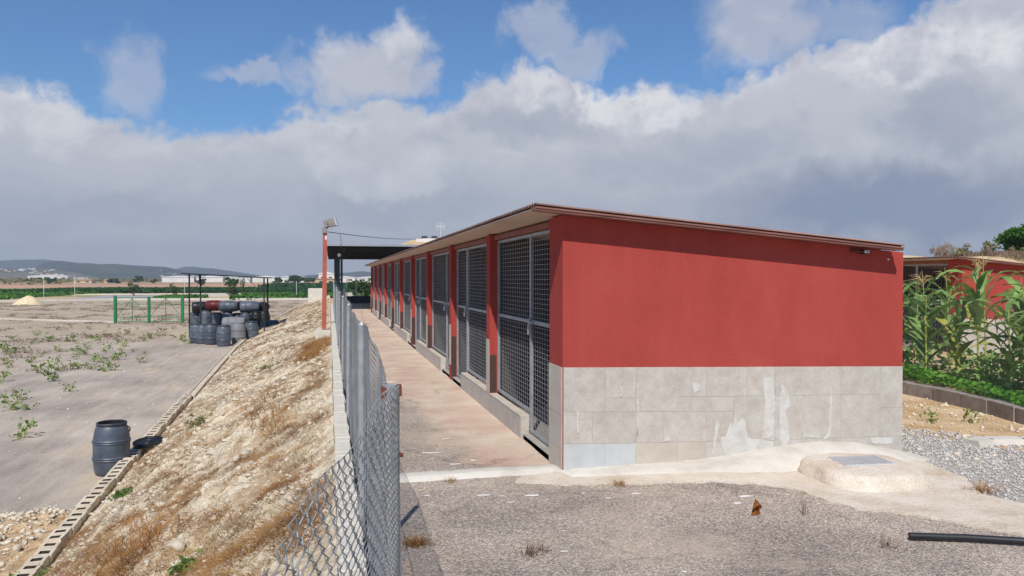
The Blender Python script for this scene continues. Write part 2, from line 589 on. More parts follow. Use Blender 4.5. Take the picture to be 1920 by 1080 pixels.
M['lampbody'] = mat('floodlight_housing', [(132, 126, 120), (156, 150, 144)], 8, 4, 0.5, metal=0.3)
M['glass'] = mat('lamp_glass', [(196, 200, 202), (206, 208, 210)], 8, 2, 0.15, spec=0.6)
M['leaf_dead'] = mat('dead_leaf', [(112, 62, 26), (156, 96, 42)], 30, 4, 0.8, trans=0.2)
M['lidplate'] = mat('steel_manhole_plate', [(178, 180, 182), (194, 196, 197)], 10, 5, 0.55, 0.05, 40, metal=0.3)
M['kerb_block'] = mat('concrete_block', [(120, 112, 104), (142, 134, 126), (158, 150, 142)], 7, 6, 0.95, 0.4, 60, grain=0.15, gscale=120, rnd=0.06)
M['brick_pale'] = mat('pale_hollow_brick', [(190, 174, 150), (208, 194, 172), (220, 208, 188)], 5, 6, 0.95, 0.4, 50, grain=0.1, rnd=0.08)
M['slot'] = mat('painted_slot_shade', [(66, 55, 46), (86, 72, 60)], 8, 4, 0.95)  # dark brown on the slot insides, standing in for shade in the holes
M['hollow'] = mat('shaded_lining', [(84, 78, 74), (96, 90, 84)], 5, 3, 0.9)
M['paint'] = mat('white_paint_splash', [(214, 208, 200), (228, 224, 218)], 20, 4, 0.85)
M['plastic_white'] = mat('white_plastic', [(214, 214, 212), (226, 226, 224)], 10, 2, 0.5)
# ================================================================== SETTING
def zyard(y):
    return np.clip(-1.85 + 0.0167 * (np.asarray(y, float) - 15), -2.0, -1.35)


TOE_Y = [2, 9, 12.5, 15, 21, 34, 45, 65, 86]
TOE_X = [-3.2, -3.32, -3.47, -3.53, -3.68, -4.02, -4.05, -3.5, -3.05]


def toe(y):
    return np.interp(y, TOE_Y, TOE_X)


def sticky(lst):
    return np.array(lst, float)


def spread(a, b, fine0, fine1, h, growth=1.18):
    """1D grid: step h between fine0 and fine1, growing outward to a and b"""
    mid = list(np.arange(fine0, fine1 + 1e-6, h))
    lo, hi, st = [], [], h
    x = mid[0]
    while x > a:
        st *= growth
        x -= st
        lo.append(max(x, a))
    st = h
    x = mid[-1]
    while x < b:
        st *= growth
        x += st
        hi.append(min(x, b))
    return np.array(sorted(set(lo)) + mid + sorted(set(hi)))


# ---- yard and the plain beyond, one sheet to the horizon
def yard_material():
    mt = bpy.data.materials.new('yard_and_plain')
    mt.use_nodes = True
    n = NT(mt.node_tree)
    bs = mt.node_tree.nodes['Principled BSDF']
    bs.inputs['Roughness'].default_value = 0.95
    bs.inputs['Specular IOR Level'].default_value = 0.15
    P = n.node('ShaderNodeNewGeometry').outputs['Position']
    x, y, z = n.sep(P)
    str_p = n.vm('MULTIPLY', P, (0.35, 1.0, 1.0))
    a = n.noise(P, 0.35, 8, 0.65)
    b = n.noise(n.vm('MULTIPLY', P, (1.0, 0.3, 1.0)), 1.1, 7, 0.65)
    g = n.noise(P, 38, 4, 0.75)
    streak = n.noise(n.vm('MULTIPLY', P, (1.0, 0.16, 1.0)), 2.6, 8, 0.7)
    asph = n.ramp(n.m('ADD', n.m('MULTIPLY', a, .55), n.m('MULTIPLY', streak, .45)), [(0.34, lin((142, 131, 121))), (0.48, lin((166, 155, 143))), (0.58, lin((184, 172, 157))), (.68, lin((202, 191, 175)))])
    dirt = n.ramp(b, [(0.3, lin((148, 128, 106))), (0.5, lin((176, 156, 130))), (0.7, lin((196, 180, 156)))])
    far = n.smooth(n.m('ADD', y, cen_(n, n.noise(P, 0.12, 5), 26)), 33, 50)
    far = n.m('MULTIPLY', far, 0.6)
    edge = n.smooth(n.m('ADD', n.m('MULTIPLY', x, -1), cen_(n, n.noise(P, 0.5, 5), 6)), 9, 13)
    patch = n.smooth(n.m('ADD', b, n.m('MULTIPLY', a, 0.6)), 0.84, 1.0)
    nr = n.smooth(n.m('ADD', y, cen_(n, b, 3)), 12.8, 11.0)
    k = n.m('MAXIMUM', n.m('MAXIMUM', far, n.m('MULTIPLY', edge, 0.35)), n.m('MULTIPLY', patch, 0.7))
    k = n.m('MAXIMUM', k, nr)
    c = n.mix(k, asph, dirt)
    gk = n.maprange(g, 0.3, 0.7, 0.8, 1.2)
    c = n.mix(1.0, c, n.comb(gk, gk, gk), 'MULTIPLY')
    # open farmland colours beyond the yard
    fn = n.noise(n.vm('MULTIPLY', P, (0.25, 1.0, 1.0)), 0.012, 5, 0.6)
    field = n.ramp(fn, [(0.3, lin((128, 132, 92))), (0.42, lin((166, 148, 112))), (0.5, lin((190, 166, 134))), (0.58, lin((134, 138, 96))), (0.7, lin((188, 176, 150)))], 'LINEAR')
    c = n.mix(n.smooth(y, 112, 118), c, field)
    n.link(c, bs.inputs['Base Color'])
    bp = n.node('ShaderNodeBump')
    bp.inputs['Strength'].default_value = 0.6
    bp.inputs['Distance'].default_value = 0.03
    n.link(n.noise(P, 14, 8, 0.7), bp.inputs['Height'])
    n.link(bp.outputs[0], bs.inputs['Normal'])
    return mt


def cen_(n, v, k):
    return n.m('MULTIPLY', n.m('SUBTRACT', v, 0.5), k)


gx = spread(-3500, 3500, -26, 2, 0.35, 1.16)
gy = spread(-60, 4000, 7, 62, 0.35, 1.13)
GX, GY = np.meshgrid(gx, gy)
GZ = zyard(GY) + 0.05 * (fbm(GX * 0.6, GY * 0.6, 3) - 0.5) * np.clip((120 - GY) / 60, 0, 1) + 0.02 * (fbm(GX * 3, GY * 3, 9) - 0.5)
yard = link('yard_and_plain', np_mesh('yard_and_plain', np.stack([GX, GY, GZ], -1).reshape(-1, 3), grid_faces(len(gx), len(gy)), yard_material(), True))
tag(yard, 'grey dusty yard below the bank running out to flat farmland', None, None, 'structure')


def ground_z(x, y):
    return float(zyard(y)) + 0.05 * float(fbm(x * 0.6, y * 0.6, 3) - 0.5) * max(0, min(1, (120 - y) / 60))


# ---- embankment
def emb_z(X, Y):
    tx = toe(Y)
    t = np.clip((X - tx) / (0.03 - tx), 0, 1.1)
    zt = zyard(Y) + 0.10
    ztop = np.interp(Y, [2, 13, 20, 23, 40, 70, 86], [0.20, 0.16, 0.06, -0.06, -0.02, -0.05, -0.2])
    s = t ** 0.92
    z = zt + (ztop - zt) * s
    w = np.clip(4 * t * (1.06 - t), 0.05, 1)
    z = z + w * (0.42 * (fbm(X * 0.55, Y * 0.4, 21) - 0.5) + 0.26 * (fbm(X * 1.8, Y * 1.5, 22) - 0.5))
    z = z + 0.13 * w * (fbm(X * 7, Y * 6.0, 23, 5, 0.6) - 0.5) + 0.05 * (fbm(X * 24, Y * 22, 24, 3) - 0.5)
    return z


def bank_material():
    mt = bpy.data.materials.new('rubble_bank')
    mt.use_nodes = True
    n = NT(mt.node_tree)
    bs = mt.node_tree.nodes['Principled BSDF']
    bs.inputs['Roughness'].default_value = 0.97
    bs.inputs['Specular IOR Level'].default_value = 0.1
    P = n.node('ShaderNodeNewGeometry').outputs['Position']
    a = n.noise(P, 3.2, 9, 0.68)
    c = n.ramp(a, [(0.28, lin((158, 138, 110))), (0.42, lin((199, 182, 154))), (0.54, lin((216, 202, 177))), (0.68, lin((229, 219, 200)))])
    thatch = n.smooth(n.m('ADD', n.noise(P, 0.9, 6, 0.65), n.m('MULTIPLY', n.noise(P, 5, 4), 0.3)), 0.66, 0.78)
    tcol = n.ramp(n.noise(P, 12, 5, 0.7), [(0.3, lin((120, 84, 50))), (0.5, lin((154, 114, 72))), (0.7, lin((184, 148, 104)))])
    c = n.mix(n.m('MULTIPLY', thatch, 0.6), c, tcol)
    g = n.maprange(n.noise(P, 60, 4, 0.75), 0.3, 0.7, 0.78, 1.2)
    c = n.mix(1.0, c, n.comb(g, g, g), 'MULTIPLY')
    n.link(c, bs.inputs['Base Color'])
    bp = n.node('ShaderNodeBump')
    bp.inputs['Strength'].default_value = 0.9
    bp.inputs['Distance'].default_value = 0.05
    h = n.m('ADD', n.noise(P, 9, 8, 0.7), n.m('MULTIPLY', n.voro(P, 14), -0.5))
    n.link(h, bp.inputs['Height'])
    n.link(bp.outputs[0], bs.inputs['Normal'])
    return mt


M['bank'] = bank_material()
ex = np.linspace(0, 1, 96)
ey = spread(2.0, 86.0, 2.0, 17, 0.045, 1.03)
U, EY = np.meshgrid(ex, ey)
TX = toe(EY)
EX = TX + 0.02 + (0.035 - TX - 0.02) * U
EZ = emb_z(EX, EY)
EZ[:, 0] -= 0.35
emb = link('embankment', np_mesh('embankment', np.stack([EX, EY, EZ], -1).reshape(-1, 3), grid_faces(len(ex), len(ey)), M['bank'], True))
tag(emb, 'pale rubble bank with dry grass sloping from the fence down to the yard', None, None, 'structure')

# spill of broken earth on the yard left of the brick strip
px = np.linspace(-7.2, -3.42, 80)
py = np.linspace(8.4, 14.0, 110)
PX, PY = np.meshgrid(px, py)


def spill_z(X, Y):
    d = np.clip(1 - ((X + 3.9) / 2.9) ** 2, 0, 1) * np.clip((13.6 - Y - 0.45 * np.abs(X + 4.3)) / 1.6, 0, 1)
    d = np.clip(d + 0.5 * (fbm(X * 1.2, Y * 1.2, 41) - 0.5) * (d > 0), 0, 1)
    return zyard(Y) - 0.06 + 0.24 * d + 0.14 * (fbm(X * 5, Y * 5, 42, 5, 0.62) - 0.5) * (0.25 + d) + 0.05 * (fbm(X * 20, Y * 20, 43, 3) - 0.5)


spill = link('earth_spill', np_mesh('earth_spill', np.stack([PX, PY, spill_z(PX, PY)], -1).reshape(-1, 3), grid_faces(80, 110), mat('broken_earth', [(138, 112, 82), (180, 152, 118), (206, 184, 150)], 6, 9, .97, .9, 18, grain=.25, gscale=50, coords='World', spec=.1), True))
tag(spill, 'broken tan earth spilled over the yard left of the brick strip', None, None, 'structure')


# ---- platform on which the kennels stand
def poly_sheet(name, poly, z, m, kind='structure', label=None, sub=0.25, jit=0.0, thick=0.0, seed=0):
    """sheet with a wobbly outline; optional thickness gives it an edge"""
    rnd = random.Random(seed)
    out = []
    n = len(poly)
    for i in range(n):
        a, b = Vector(poly[i]), Vector(poly[(i + 1) % n])
        k = max(1, int((b - a).length / sub))
        nrm = Vector((-(b - a).y, (b - a).x))
        if nrm.length > 0:
            nrm.normalize()
        for j in range(k):
            p = a + (b - a) * (j / k)
            if jit:
                p = p + nrm * rnd.uniform(-jit, jit)
            out.append((p.x, p.y))
    b = MB()
    if thick:
        b.slab(out, z - thick, z)
    else:
        b.add([(x, y, z) for x, y in out], [list(range(len(out)))])
    o = b.build(name, m)
    if kind:
        tag(o, label, None, None, kind)
    return o


def asphalt_material():
    mt = bpy.data.materials.new('worn_asphalt')
    mt.use_nodes = True
    n = NT(mt.node_tree)
    bs = mt.node_tree.nodes['Principled BSDF']
    bs.inputs['Roughness'].default_value = 0.92
    bs.inputs['Specular IOR Level'].default_value = 0.2
    P = n.node('ShaderNodeNewGeometry').outputs['Position']
    x, y, z = n.sep(P)
    a = n.noise(P, 0.9, 8, 0.62)
    base = n.ramp(a, [(0.3, lin((136, 126, 117))), (0.48, lin((158, 147, 136))), (0.66, lin((180, 168, 154)))])
    # aggregate showing through
    vc = n.voro(P, 105, 'F1', 'Color')
    vr, vg, vb = n.sep(vc)
    ag = n.ramp(vr, [(0.0, (0.45, 0.45, 0.45)), (0.55, (0.95, 0.95, 0.95)), (0.85, (1.35, 1.33, 1.3)), (1.0, (1.75, 1.72, 1.66))])
    c = n.mix(1.0, base, ag, 'MULTIPLY')
    # beige dust
    dust = n.smooth(n.m('ADD', n.noise(P, 0.7, 7, 0.65), n.m('MULTIPLY', n.noise(P, 9, 5, 0.7), 0.25)), 0.60, 0.80)
    c = n.mix(n.m('MULTIPLY', dust, 0.55), c, lin((186, 170, 150)))
    # soil washed along the kennel wall and over the far half of the path
    soiln = n.noise(P, 1.6, 8, 0.68)
    s1 = n.smooth(n.m('ADD', x, n.m('ADD', cen_(n, soiln, 1.9), n.m('MULTIPLY', n.m('SUBTRACT', y, 6.4), 0.085))), 0.95, 1.75)
    s1 = n.m('MULTIPLY', s1, n.smooth(y, 6.2, 6.7))
    s2 = n.smooth(n.m('ADD', y, cen_(n, soiln, 9)), 9.0, 16.0)
    s = n.m('MAXIMUM', s1, n.m('MULTIPLY', s2, 0.9))
    soil = n.ramp(n.noise(P, 1.1, 7, 0.65), [(0.30, lin((186, 150, 134))), (0.44, lin((200, 175, 156))), (0.60, lin((210, 193, 172)))])
    fg = n.maprange(n.noise(P, 70, 4, 0.75), 0.3, 0.7, 0.86, 1.12)
    soil = n.mix(1.0, soil, n.comb(fg, fg, fg), 'MULTIPLY')
    c = n.mix(n.m('MULTIPLY', s, 0.92), c, soil)
    # worn scuffs of pale cement
    sc = n.noise(n.vm('MULTIPLY', P, (1.0, 2.6, 1.0)), 2.4, 8, 0.72)
    scm = n.smooth(sc, 0.71, 0.76)
    c = n.mix(n.m('MULTIPLY', scm, 0.7), c, lin((206, 194, 178)))
    # cracks
    wp = n.vm('ADD', P, n.vm('SCALE', n.noise(P, 3.0, 5, 0.6, 0, True), scale=0.35))
    ve = n.voro(wp, 0.62, 'DISTANCE_TO_EDGE')
    crk = n.m('MULTIPLY', n.smooth(ve, 0.010, 0.003), n.smooth(n.noise(P, 0.8, 3), 0.44, 0.56))
    c = n.mix(n.m('MULTIPLY', crk, 0.3), c, lin((84, 74, 66)))
    # drifts of fine dust in long shapes
    dr = n.smooth(n.noise(n.vm('MULTIPLY', P, (0.5, 1.6, 1.0)), 1.1, 7, 0.66, 0.4), 0.54, 0.72)
    c = n.mix(n.m('MULTIPLY', dr, 0.32), c, lin((176, 158, 138)))
    # dark damp blotches
    dk = n.smooth(n.noise(P, 1.9, 6, 0.6, 0.6), 0.62, 0.76)
    c = n.mix(n.m('MULTIPLY', dk, 0.25), c, lin((96, 90, 86)))
    n.link(c, bs.inputs['Base Color'])
    bp = n.node('ShaderNodeBump')
    bp.inputs['Strength'].default_value = 0.55
    bp.inputs['Distance'].default_value = 0.008
    n.link(n.m('ADD', n.voro(P, 105), n.m('MULTIPLY', n.noise(P, 30, 6, 0.7), 1.2)), bp.inputs['Height'])
    n.link(bp.outputs[0], bs.inputs['Normal'])
    return mt


M['asphalt'] = asphalt_material()
M['dirt'] = mat('tan_dirt', [(166, 134, 94), (196, 168, 130), (214, 192, 158)], 1.4, 8, 0.97, 0.7, 24, grain=0.2, gscale=45, coords='World', spec=0.1)
M['gravel_bed'] = mat('gravel_bed', [(150, 145, 138), (176, 170, 162), (196, 190, 182)], 30, 6, 0.95, 0.8, 70, grain=0.25, gscale=60, coords='World', spec=0.1)
M['apron'] = mat('cream_concrete', [(174, 157, 136), (202, 189, 170), (215, 206, 191)], 2.2, 10, 0.95, 0.8, 22, grain=0.14, lo=.26, hi=.62, gscale=60, coords='World', nrough=0.66, spec=0.15)
M['concrete_floor'] = mat('kennel_floor', [(150, 144, 138), (170, 164, 156)], 2, 7, 0.9, 0.2, 40, coords='World')

b = MB()
b.box(0.05, 70, -6, 66, -2.3, -0.016)
ground = b.build('ground', M['dirt'])
tag(ground, 'tan earth platform under the kennels and garden', None, None, 'structure')
poly_sheet('asphalt', [(0.06, 1.0), (9.5, 1.0), (8.4, 3.0), (5.6, 4.2), (4.6, 5.3), (4.0, 6.3), (1.99, 6.6), (1.99, 54.0), (0.06, 54.0)], -0.008, M['asphalt'],
           label='worn grey asphalt path between fence and kennels', sub=0.3, jit=0.015, seed=1)
poly_sheet('gravel_strip', [(4.2, 5.0), (4.6, 4.75), (5.6, 4.15), (8.8, 2.4), (10.5, 4.0), (7.2, 5.4), (6.55, 6.2), (6.3, 7.0), (6.1, 7.6), (6.0, 30), (5.2, 30), (5.2, 6.2)], -0.012, M['gravel_bed'],
           label='pale grey gravel beside the kennel corner', sub=0.2, jit=0.06, seed=2)

# cream concrete apron poured along the foot of the end wall
ap = [(1.5, 6.15), (1.9, 5.98), (2.5, 5.86), (3.1, 5.78), (3.45, 5.62), (3.62, 5.42), (3.68, 5.08), (3.76, 4.86), (4.0, 4.70), (4.18, 4.50), (4.30, 4.28), (4.44, 4.08),
      (4.9, 3.72), (5.6, 3.3), (6.2, 3.75), (5.55, 4.15), (5.1, 4.55), (4.98, 4.95), (5.25, 5.4), (5.35, 6.2), (5.2, 6.4), (2.0, 6.4), (1.6, 6.3)]
poly_sheet('concrete_apron', ap, 0.006, M['apron'], label='cream concrete apron along the foot of the end wall', sub=0.07, jit=0.022, thick=0.02, seed=3)

# white concrete fillet: flat strip across the path, then along the wall and up to the chamber
def fillet():
    rnd = random.Random(5)
    V, F = [], []
    prof_n = 6
    xs = np.concatenate([np.arange(0.30, 1.95, 0.06), np.arange(1.95, 5.5, 0.06)])
    for x in xs:
        if x < 1.96:
            back, front, h = 6.62, 6.36, 0.028
        else:
            back = 6.352
            front = float(np.interp(x, [1.96, 2.6, 3.2, 3.7, 4.2, 5.5], [6.13, 6.08, 6.0, 5.88, 5.86, 5.98]))
            h = float(np.interp(x, [1.96, 3.0, 3.5, 4.0, 4.5, 4.9, 5.45], [0.03, 0.035, 0.06, 0.12, 0.15, 0.12, 0.0]))
        front += rnd.uniform(-0.012, 0.012)
        hh = h + rnd.uniform(-0.004, 0.004)
        for k in range(prof_n):
            t = k / (prof_n - 1)
            yy = back + (front - back) * t
            zz = hh * (1.0 if k < 2 else (1 - ((t - 0.2) / 0.8) ** 2.2)) if x >= 1.96 else hh * (0.75 if k in (0, prof_n - 1) else 1)
            if k == prof_n - 1:
                zz = -0.02
            if k == 0 and x < 1.96:
                zz = -0.02
            V.append((x, yy, zz))
    return link('concrete_kerb_strip', np_mesh('concrete_kerb_strip', np.array(V), grid_faces(prof_n, len(xs))[:, ::-1], M['white_conc'], True))


fil = fillet()
tag(fil, 'whitewashed concrete strip crossing the path and skirting the end wall', None, None, 'structure')

# far fields, each a sheet of its own colour
FIELDS = []


def field(name, label, x0, x1, y0, y1, cols, z=-1.30, skew=0.0, kind='structure'):
    m = mat(name + '_soil', cols, 0.08, 6, 0.95, coords='World', grain=0.15, gscale=0.8, stretch=(0.3, 1, 1))
    poly = [(x0, y0), (x1, y0 + skew), (x1, y1 + skew), (x0, y1)]
    return poly_sheet(name, poly, z, m, label=label, sub=6, jit=0.5, seed=int(abs(x0 * 7 + y0)), thick=0.1)


field('grey_lot', 'grey paved lot behind the far kerb', -37, -20, 117, 146, [(150, 146, 146), (166, 160, 158)])
field('pale_track', 'pale dirt track behind the grey lot', -46, -10, 148, 158, [(206, 188, 160), (222, 204, 178)])
field('pale_field', 'pale dry field beyond the yard', -26, 40, 131, 158, [(188, 178, 160), (204, 194, 176)], -1.29)
field('brown_field', 'reddish brown ploughed field', -240, 60, 260, 520, [(176, 138, 110), (192, 156, 126)], -1.28)
field('tan_field', 'tan ploughed field far off', -400, 400, 560, 900, [(196, 158, 128), (206, 176, 146)], -1.28)
field('scrub_field', 'brown scrubby field at the left', -400, -60, 360, 1000, [(150, 124, 100), (178, 150, 122)], -1.2)
field('pale_far_field', 'pale fallow field beyond the orchards', -20, 300, 172, 240, [(196, 184, 162), (208, 198, 178)], -1.27)


# ---- hills: ridges with depth at their real distance
def ridge(name, prof, dist, width, label, cols, seed, zfoot=-1.4):
    m = mat(name + '_scrub', cols, 0.006, 8, 0.95, coords='World', grain=0.18, gscale=0.03)
    a = np.linspace(prof[0][0], prof[-1][0], 220)
    e = np.interp(a, [p[0] for p in prof], [max(p[1], 0.0) for p in prof])
    ts = np.linspace(-1, 1, 25)
    V = []
    for t in ts:
        d = dist + t * width
        rad = np.radians(a)
        h = d * 0 + dist * np.tan(np.radians(e)) * (1 - abs(t) ** 1.5)
        nz = fbm(a * 2.2 + seed, np.full_like(a, t * 3.0), seed, 5) - 0.5
        h = h * (1 + 0.22 * nz * (0.15 + abs(t))) + dist * 0.0006 * (fbm(a * 9, np.full_like(a, t * 9), seed + 3, 3) - 0.5) * (h > 2)
        V.append(np.stack([d * np.sin(rad), d * np.cos(rad), zfoot + np.maximum(h, 0) - 0.4 * (h < 0.5)], -1))
    V = np.array(V).reshape(-1, 3)
    o = link(name, np_mesh(name, V, grid_faces(220, 25), m, True))
    tag(o, label, None, None, 'structure')
    return o


HC = [(48, 56, 42), (62, 68, 52), (88, 88, 70)]
ridge('hills', [(-19.6, 0), (-18.88, 0.3), (-18.67, 0.71), (-18.0, 1.08), (-17.56, 1.17), (-17.12, 1.18), (-16.67, 1.14), (-16.22, 1.06), (-15.61, 1.05), (-14.84, 0.99), (-14.06, 1.02),
                (-13.43, 0.96), (-12.62, 0.9), (-11.32, 0.85), (-10.65, 0.77), (-10.15, 0.62), (-9.65, 0.48), (-8.97, 0.33), (-7.93, 0.0)], 2200, 420,
      'long dark wooded hill left of the metal frame', HC, 5)
ridge('hills', [(-40, 0.0), (-32, 0.9), (-26, 1.0), (-22.04, 1.08), (-20.41, 1.13), (-19.29, 1.2), (-18.15, 1.23), (-16.97, 1.07), (-15.15, 0.74), (-12.5, 0.0)], 3600, 300,
      'faint blue mountain at the far left of the horizon', HC, 6)
ridge('hills', [(-11.9, 0), (-11.32, 0.33), (-10.32, 0.66), (-9.81, 0.83), (-9.31, 0.83), (-8.62, 0.76), (-7.93, 0.71), (-6.88, 0.56), (-6.0, 0.42), (-5.1, 0.27), (-3.4, 0.0)], 3300, 300,
      'pale hill falling away behind the metal frame', HC, 7)
ridge('hills', [(-3.2, 0.0), (-2.18, 0.15), (-1.43, 0.27), (-0.68, 0.33), (0.08, 0.35), (0.84, 0.43), (1.6, 0.49), (2.3, 0.56), (2.76, 0.51), (3.54, 0.39), (5.49, 0.28), (12, 0.12), (30, 0.3), (60, 0.0)], 2700, 350,
      'low blue hill showing under the canopy roof', HC, 8)
ridge('hills', [(-60, 0), (-40, 0.5), (-26, 0.6), (-21.51, 0.69), (-20.42, 0.70), (-19.58, 0.6), (-18.73, 0.72), (-17.57, 0.66), (-16.38, 0.45), (-14.6, 0.0)], 1750, 220,
      'low foothill with a scattered village at the left', [(84, 82, 62), (110, 102, 80), (140, 126, 102)], 9)

# hillside behind the second kennel
hx = np.linspace(12, 75, 90)
hy = np.linspace(20, 66, 80)
HX, HY = np.meshgrid(hx, hy)
HZ = 2.75 * np.clip((HY - 21 - 0.0 * HX) / 10, 0, 1) ** 0.8 * np.clip((HX - 13) / 9, 0, 1) + np.clip((HX - 29) / 12, 0, 1) * 0.35 + 0.35 * (fbm(HX * 0.3, HY * 0.3, 61) - 0.5) + 0.12 * (fbm(HX * 1.5, HY * 1.5, 62) - 0.5)
HZ *= np.clip((HY - 20) / 2, 0, 1) * np.clip((HX - 12) / 2, 0, 1)
HZ -= 0.05
hillside = link('hillside', np_mesh('hillside', np.stack([HX, HY, HZ], -1).reshape(-1, 3), grid_faces(90, 80), mat('dry_hillside', [(176, 150, 112), (198, 174, 134), (208, 188, 150)], 0.6, 7, 0.97, 0.6, 8, coords='World', grain=0.15, gscale=6), True))
tag(hillside, 'dry tan hillside rising behind the second kennel', None, None, 'structure')
# ================================================================== KENNELS
TILES = [(0.006, 0.398, 0.92, 0.91, 0.532, 0.516), (0.398, 0.682, 0.91, 0.904, 0.64, 0.629), (0.398, 0.682, 0.64, 0.629, 0.516, 0.505), (0.006, 0.273, 0.532, 0.521, 0.25, 0.24), (0.273, 0.682, 0.521, 0.505, 0.24, 0.225), (0.006, 0.389, 0.25, 0.236, -0.06, -0.06), (0.389, 0.682, 0.236, 0.225, -0.06, -0.06), (0.682, 1.089, 0.904, 0.894, 0.505, 0.489), (1.089, 1.367, 0.894, 0.887, 0.624, 0.617), (1.367, 1.785, 0.887, 0.877, 0.617, 0.607), (1.785, 2.07, 0.877, 0.871, 0.607, 0.6), (1.089, 1.223, 0.624, 0.62, 0.489, 0.483), (1.223, 1.646, 0.62, 0.61, 0.483, 0.467), (0.682, 0.948, 0.505, 0.494, 0.226, 0.218), (0.948, 1.367, 0.494, 0.478, 0.218, 0.204), (1.367, 1.646, 0.478, 0.467, 0.204, 0.195), (1.646, 2.07, 0.61, 0.6, 0.195, 0.181), (0.682, 1.089, 0.226, 0.213, -0.06, -0.06), (1.089, 1.367, 0.213, 0.204, -0.06, -0.06), (1.367, 2.07, 0.204, 0.181, -0.06, -0.06), (2.07, 2.495, 0.871, 0.86, 0.6, 0.589), (2.495, 2.778, 0.86, 0.854, 0.589, 0.582), (2.07, 2.355, 0.6, 0.593, 0.185, 0.179), (2.355, 2.778, 0.593, 0.582, 0.179, 0.17), (2.778, 3.212, 0.854, 0.843, 0.582, 0.572), (2.778, 3.212, 0.582, 0.572, 0.17, 0.162), (3.212, 3.469, 0.843, 0.837, 0.441, 0.435), (3.212, 3.469, 0.441, 0.435, 0.162, 0.156), (2.07, 2.355, 0.185, 0.179, -0.06, -0.06), (2.355, 2.778, 0.179, 0.17, -0.06, -0.06), (2.778, 3.212, 0.17, 0.162, -0.06, -0.06), (3.212, 3.469, 0.162, 0.156, -0.06, -0.06)]
SMEARS = [[(3.917, .777), (4.021, .774), (4.044, .545), (4.035, .226), (3.91, .195), (3.93, .325), (3.939, .549)],
          [(4.116, .721), (4.18, .643), (4.212, .501), (4.149, .456), (4.182, .351), (4.193, .19), (4.16, .073), (4.099, .073), (4.092, .543)],
          [(3.197, .75), (3.276, .738), (3.273, .674), (3.217, .64)],
          [(3.59, .386), (3.608, .34), (3.631, .412), (3.66, .36), (3.70, .40), (3.733, .389), (3.765, .221), (3.86, .20), (4.035, .17), (4.015, .087), (3.786, .033), (3.54, .056), (3.5, .141), (3.479, .235), (3.54, .25)],
          [(3.428, .384), (3.478, .364), (3.449, .255), (3.419, .09), (3.399, .073), (3.418, .237)],
          [(2.662, .776), (2.686, .757), (2.680, .417), (2.666, .266)],
          [(4.632, .66), (4.648, .658), (4.650, .215), (4.60, .165), (4.547, .154), (4.611, .23)],
          [(5.076, .157), (5.2, .15), (5.347, .144), (5.325, .086), (5.20, .09), (5.099, .097)],
          [(2.923, .28), (2.982, .268), (2.982, .226), (2.923, .229)],
          [(4.331, .231), (4.39, .20), (4.46, .215), (4.471, .186), (4.342, .193)],
          [(2.10, .53), (2.118, .53), (2.116, .36), (2.104, .33)], [(2.50, .74), (2.525, .73), (2.53, .64), (2.505, .65)]]
KW, KH, KS = 3.472, 2.258, 0.0858          # width, eave height at the gates, fall per metre


def zroof(x):
    return KH - KS * x


def wire_grid(y0, y1, z0, z1, x, pz=0.05, py=0.09, r=0.0016):
    b = MB()
    for k in range(int((z1 - z0) / pz) + 1):
        z = z0 + k * pz
        b.box(x - r, x + r, y0, y1, z - r, z + r)
    for k in range(int((y1 - y0) / py) + 1):
        y = y0 + k * py
        b.box(x + r, x + 3 * r, y - r, y + r, z0, z1)
    return b.mesh('wire_mesh', M['wire'])


def frame_mesh(y0, y1, z0, z1, x, t, mid, sheet=False):
    b = MB()
    h = t / 2
    b.box(x - h, x + h, y0, y0 + t, z0, z1)
    b.box(x - h, x + h, y1 - t, y1, z0, z1)
    b.box(x - h + .001, x + h - .001, y0 + t, y1 - t, z1 - t, z1 - .001)
    b.box(x - h + .001, x + h - .001, y0 + t, y1 - t, z0 + .001, z0 + t)
    if mid:
        b.box(x - h - .002, x + h + .002, y0 + t, y1 - t, mid - t * .6, mid + t * .6)
    return b.mesh('gate_frame', M['galv'])


MESHES = {}


def shared(key, fn):
    if key not in MESHES:
        MESHES[key] = fn()
    return MESHES[key]


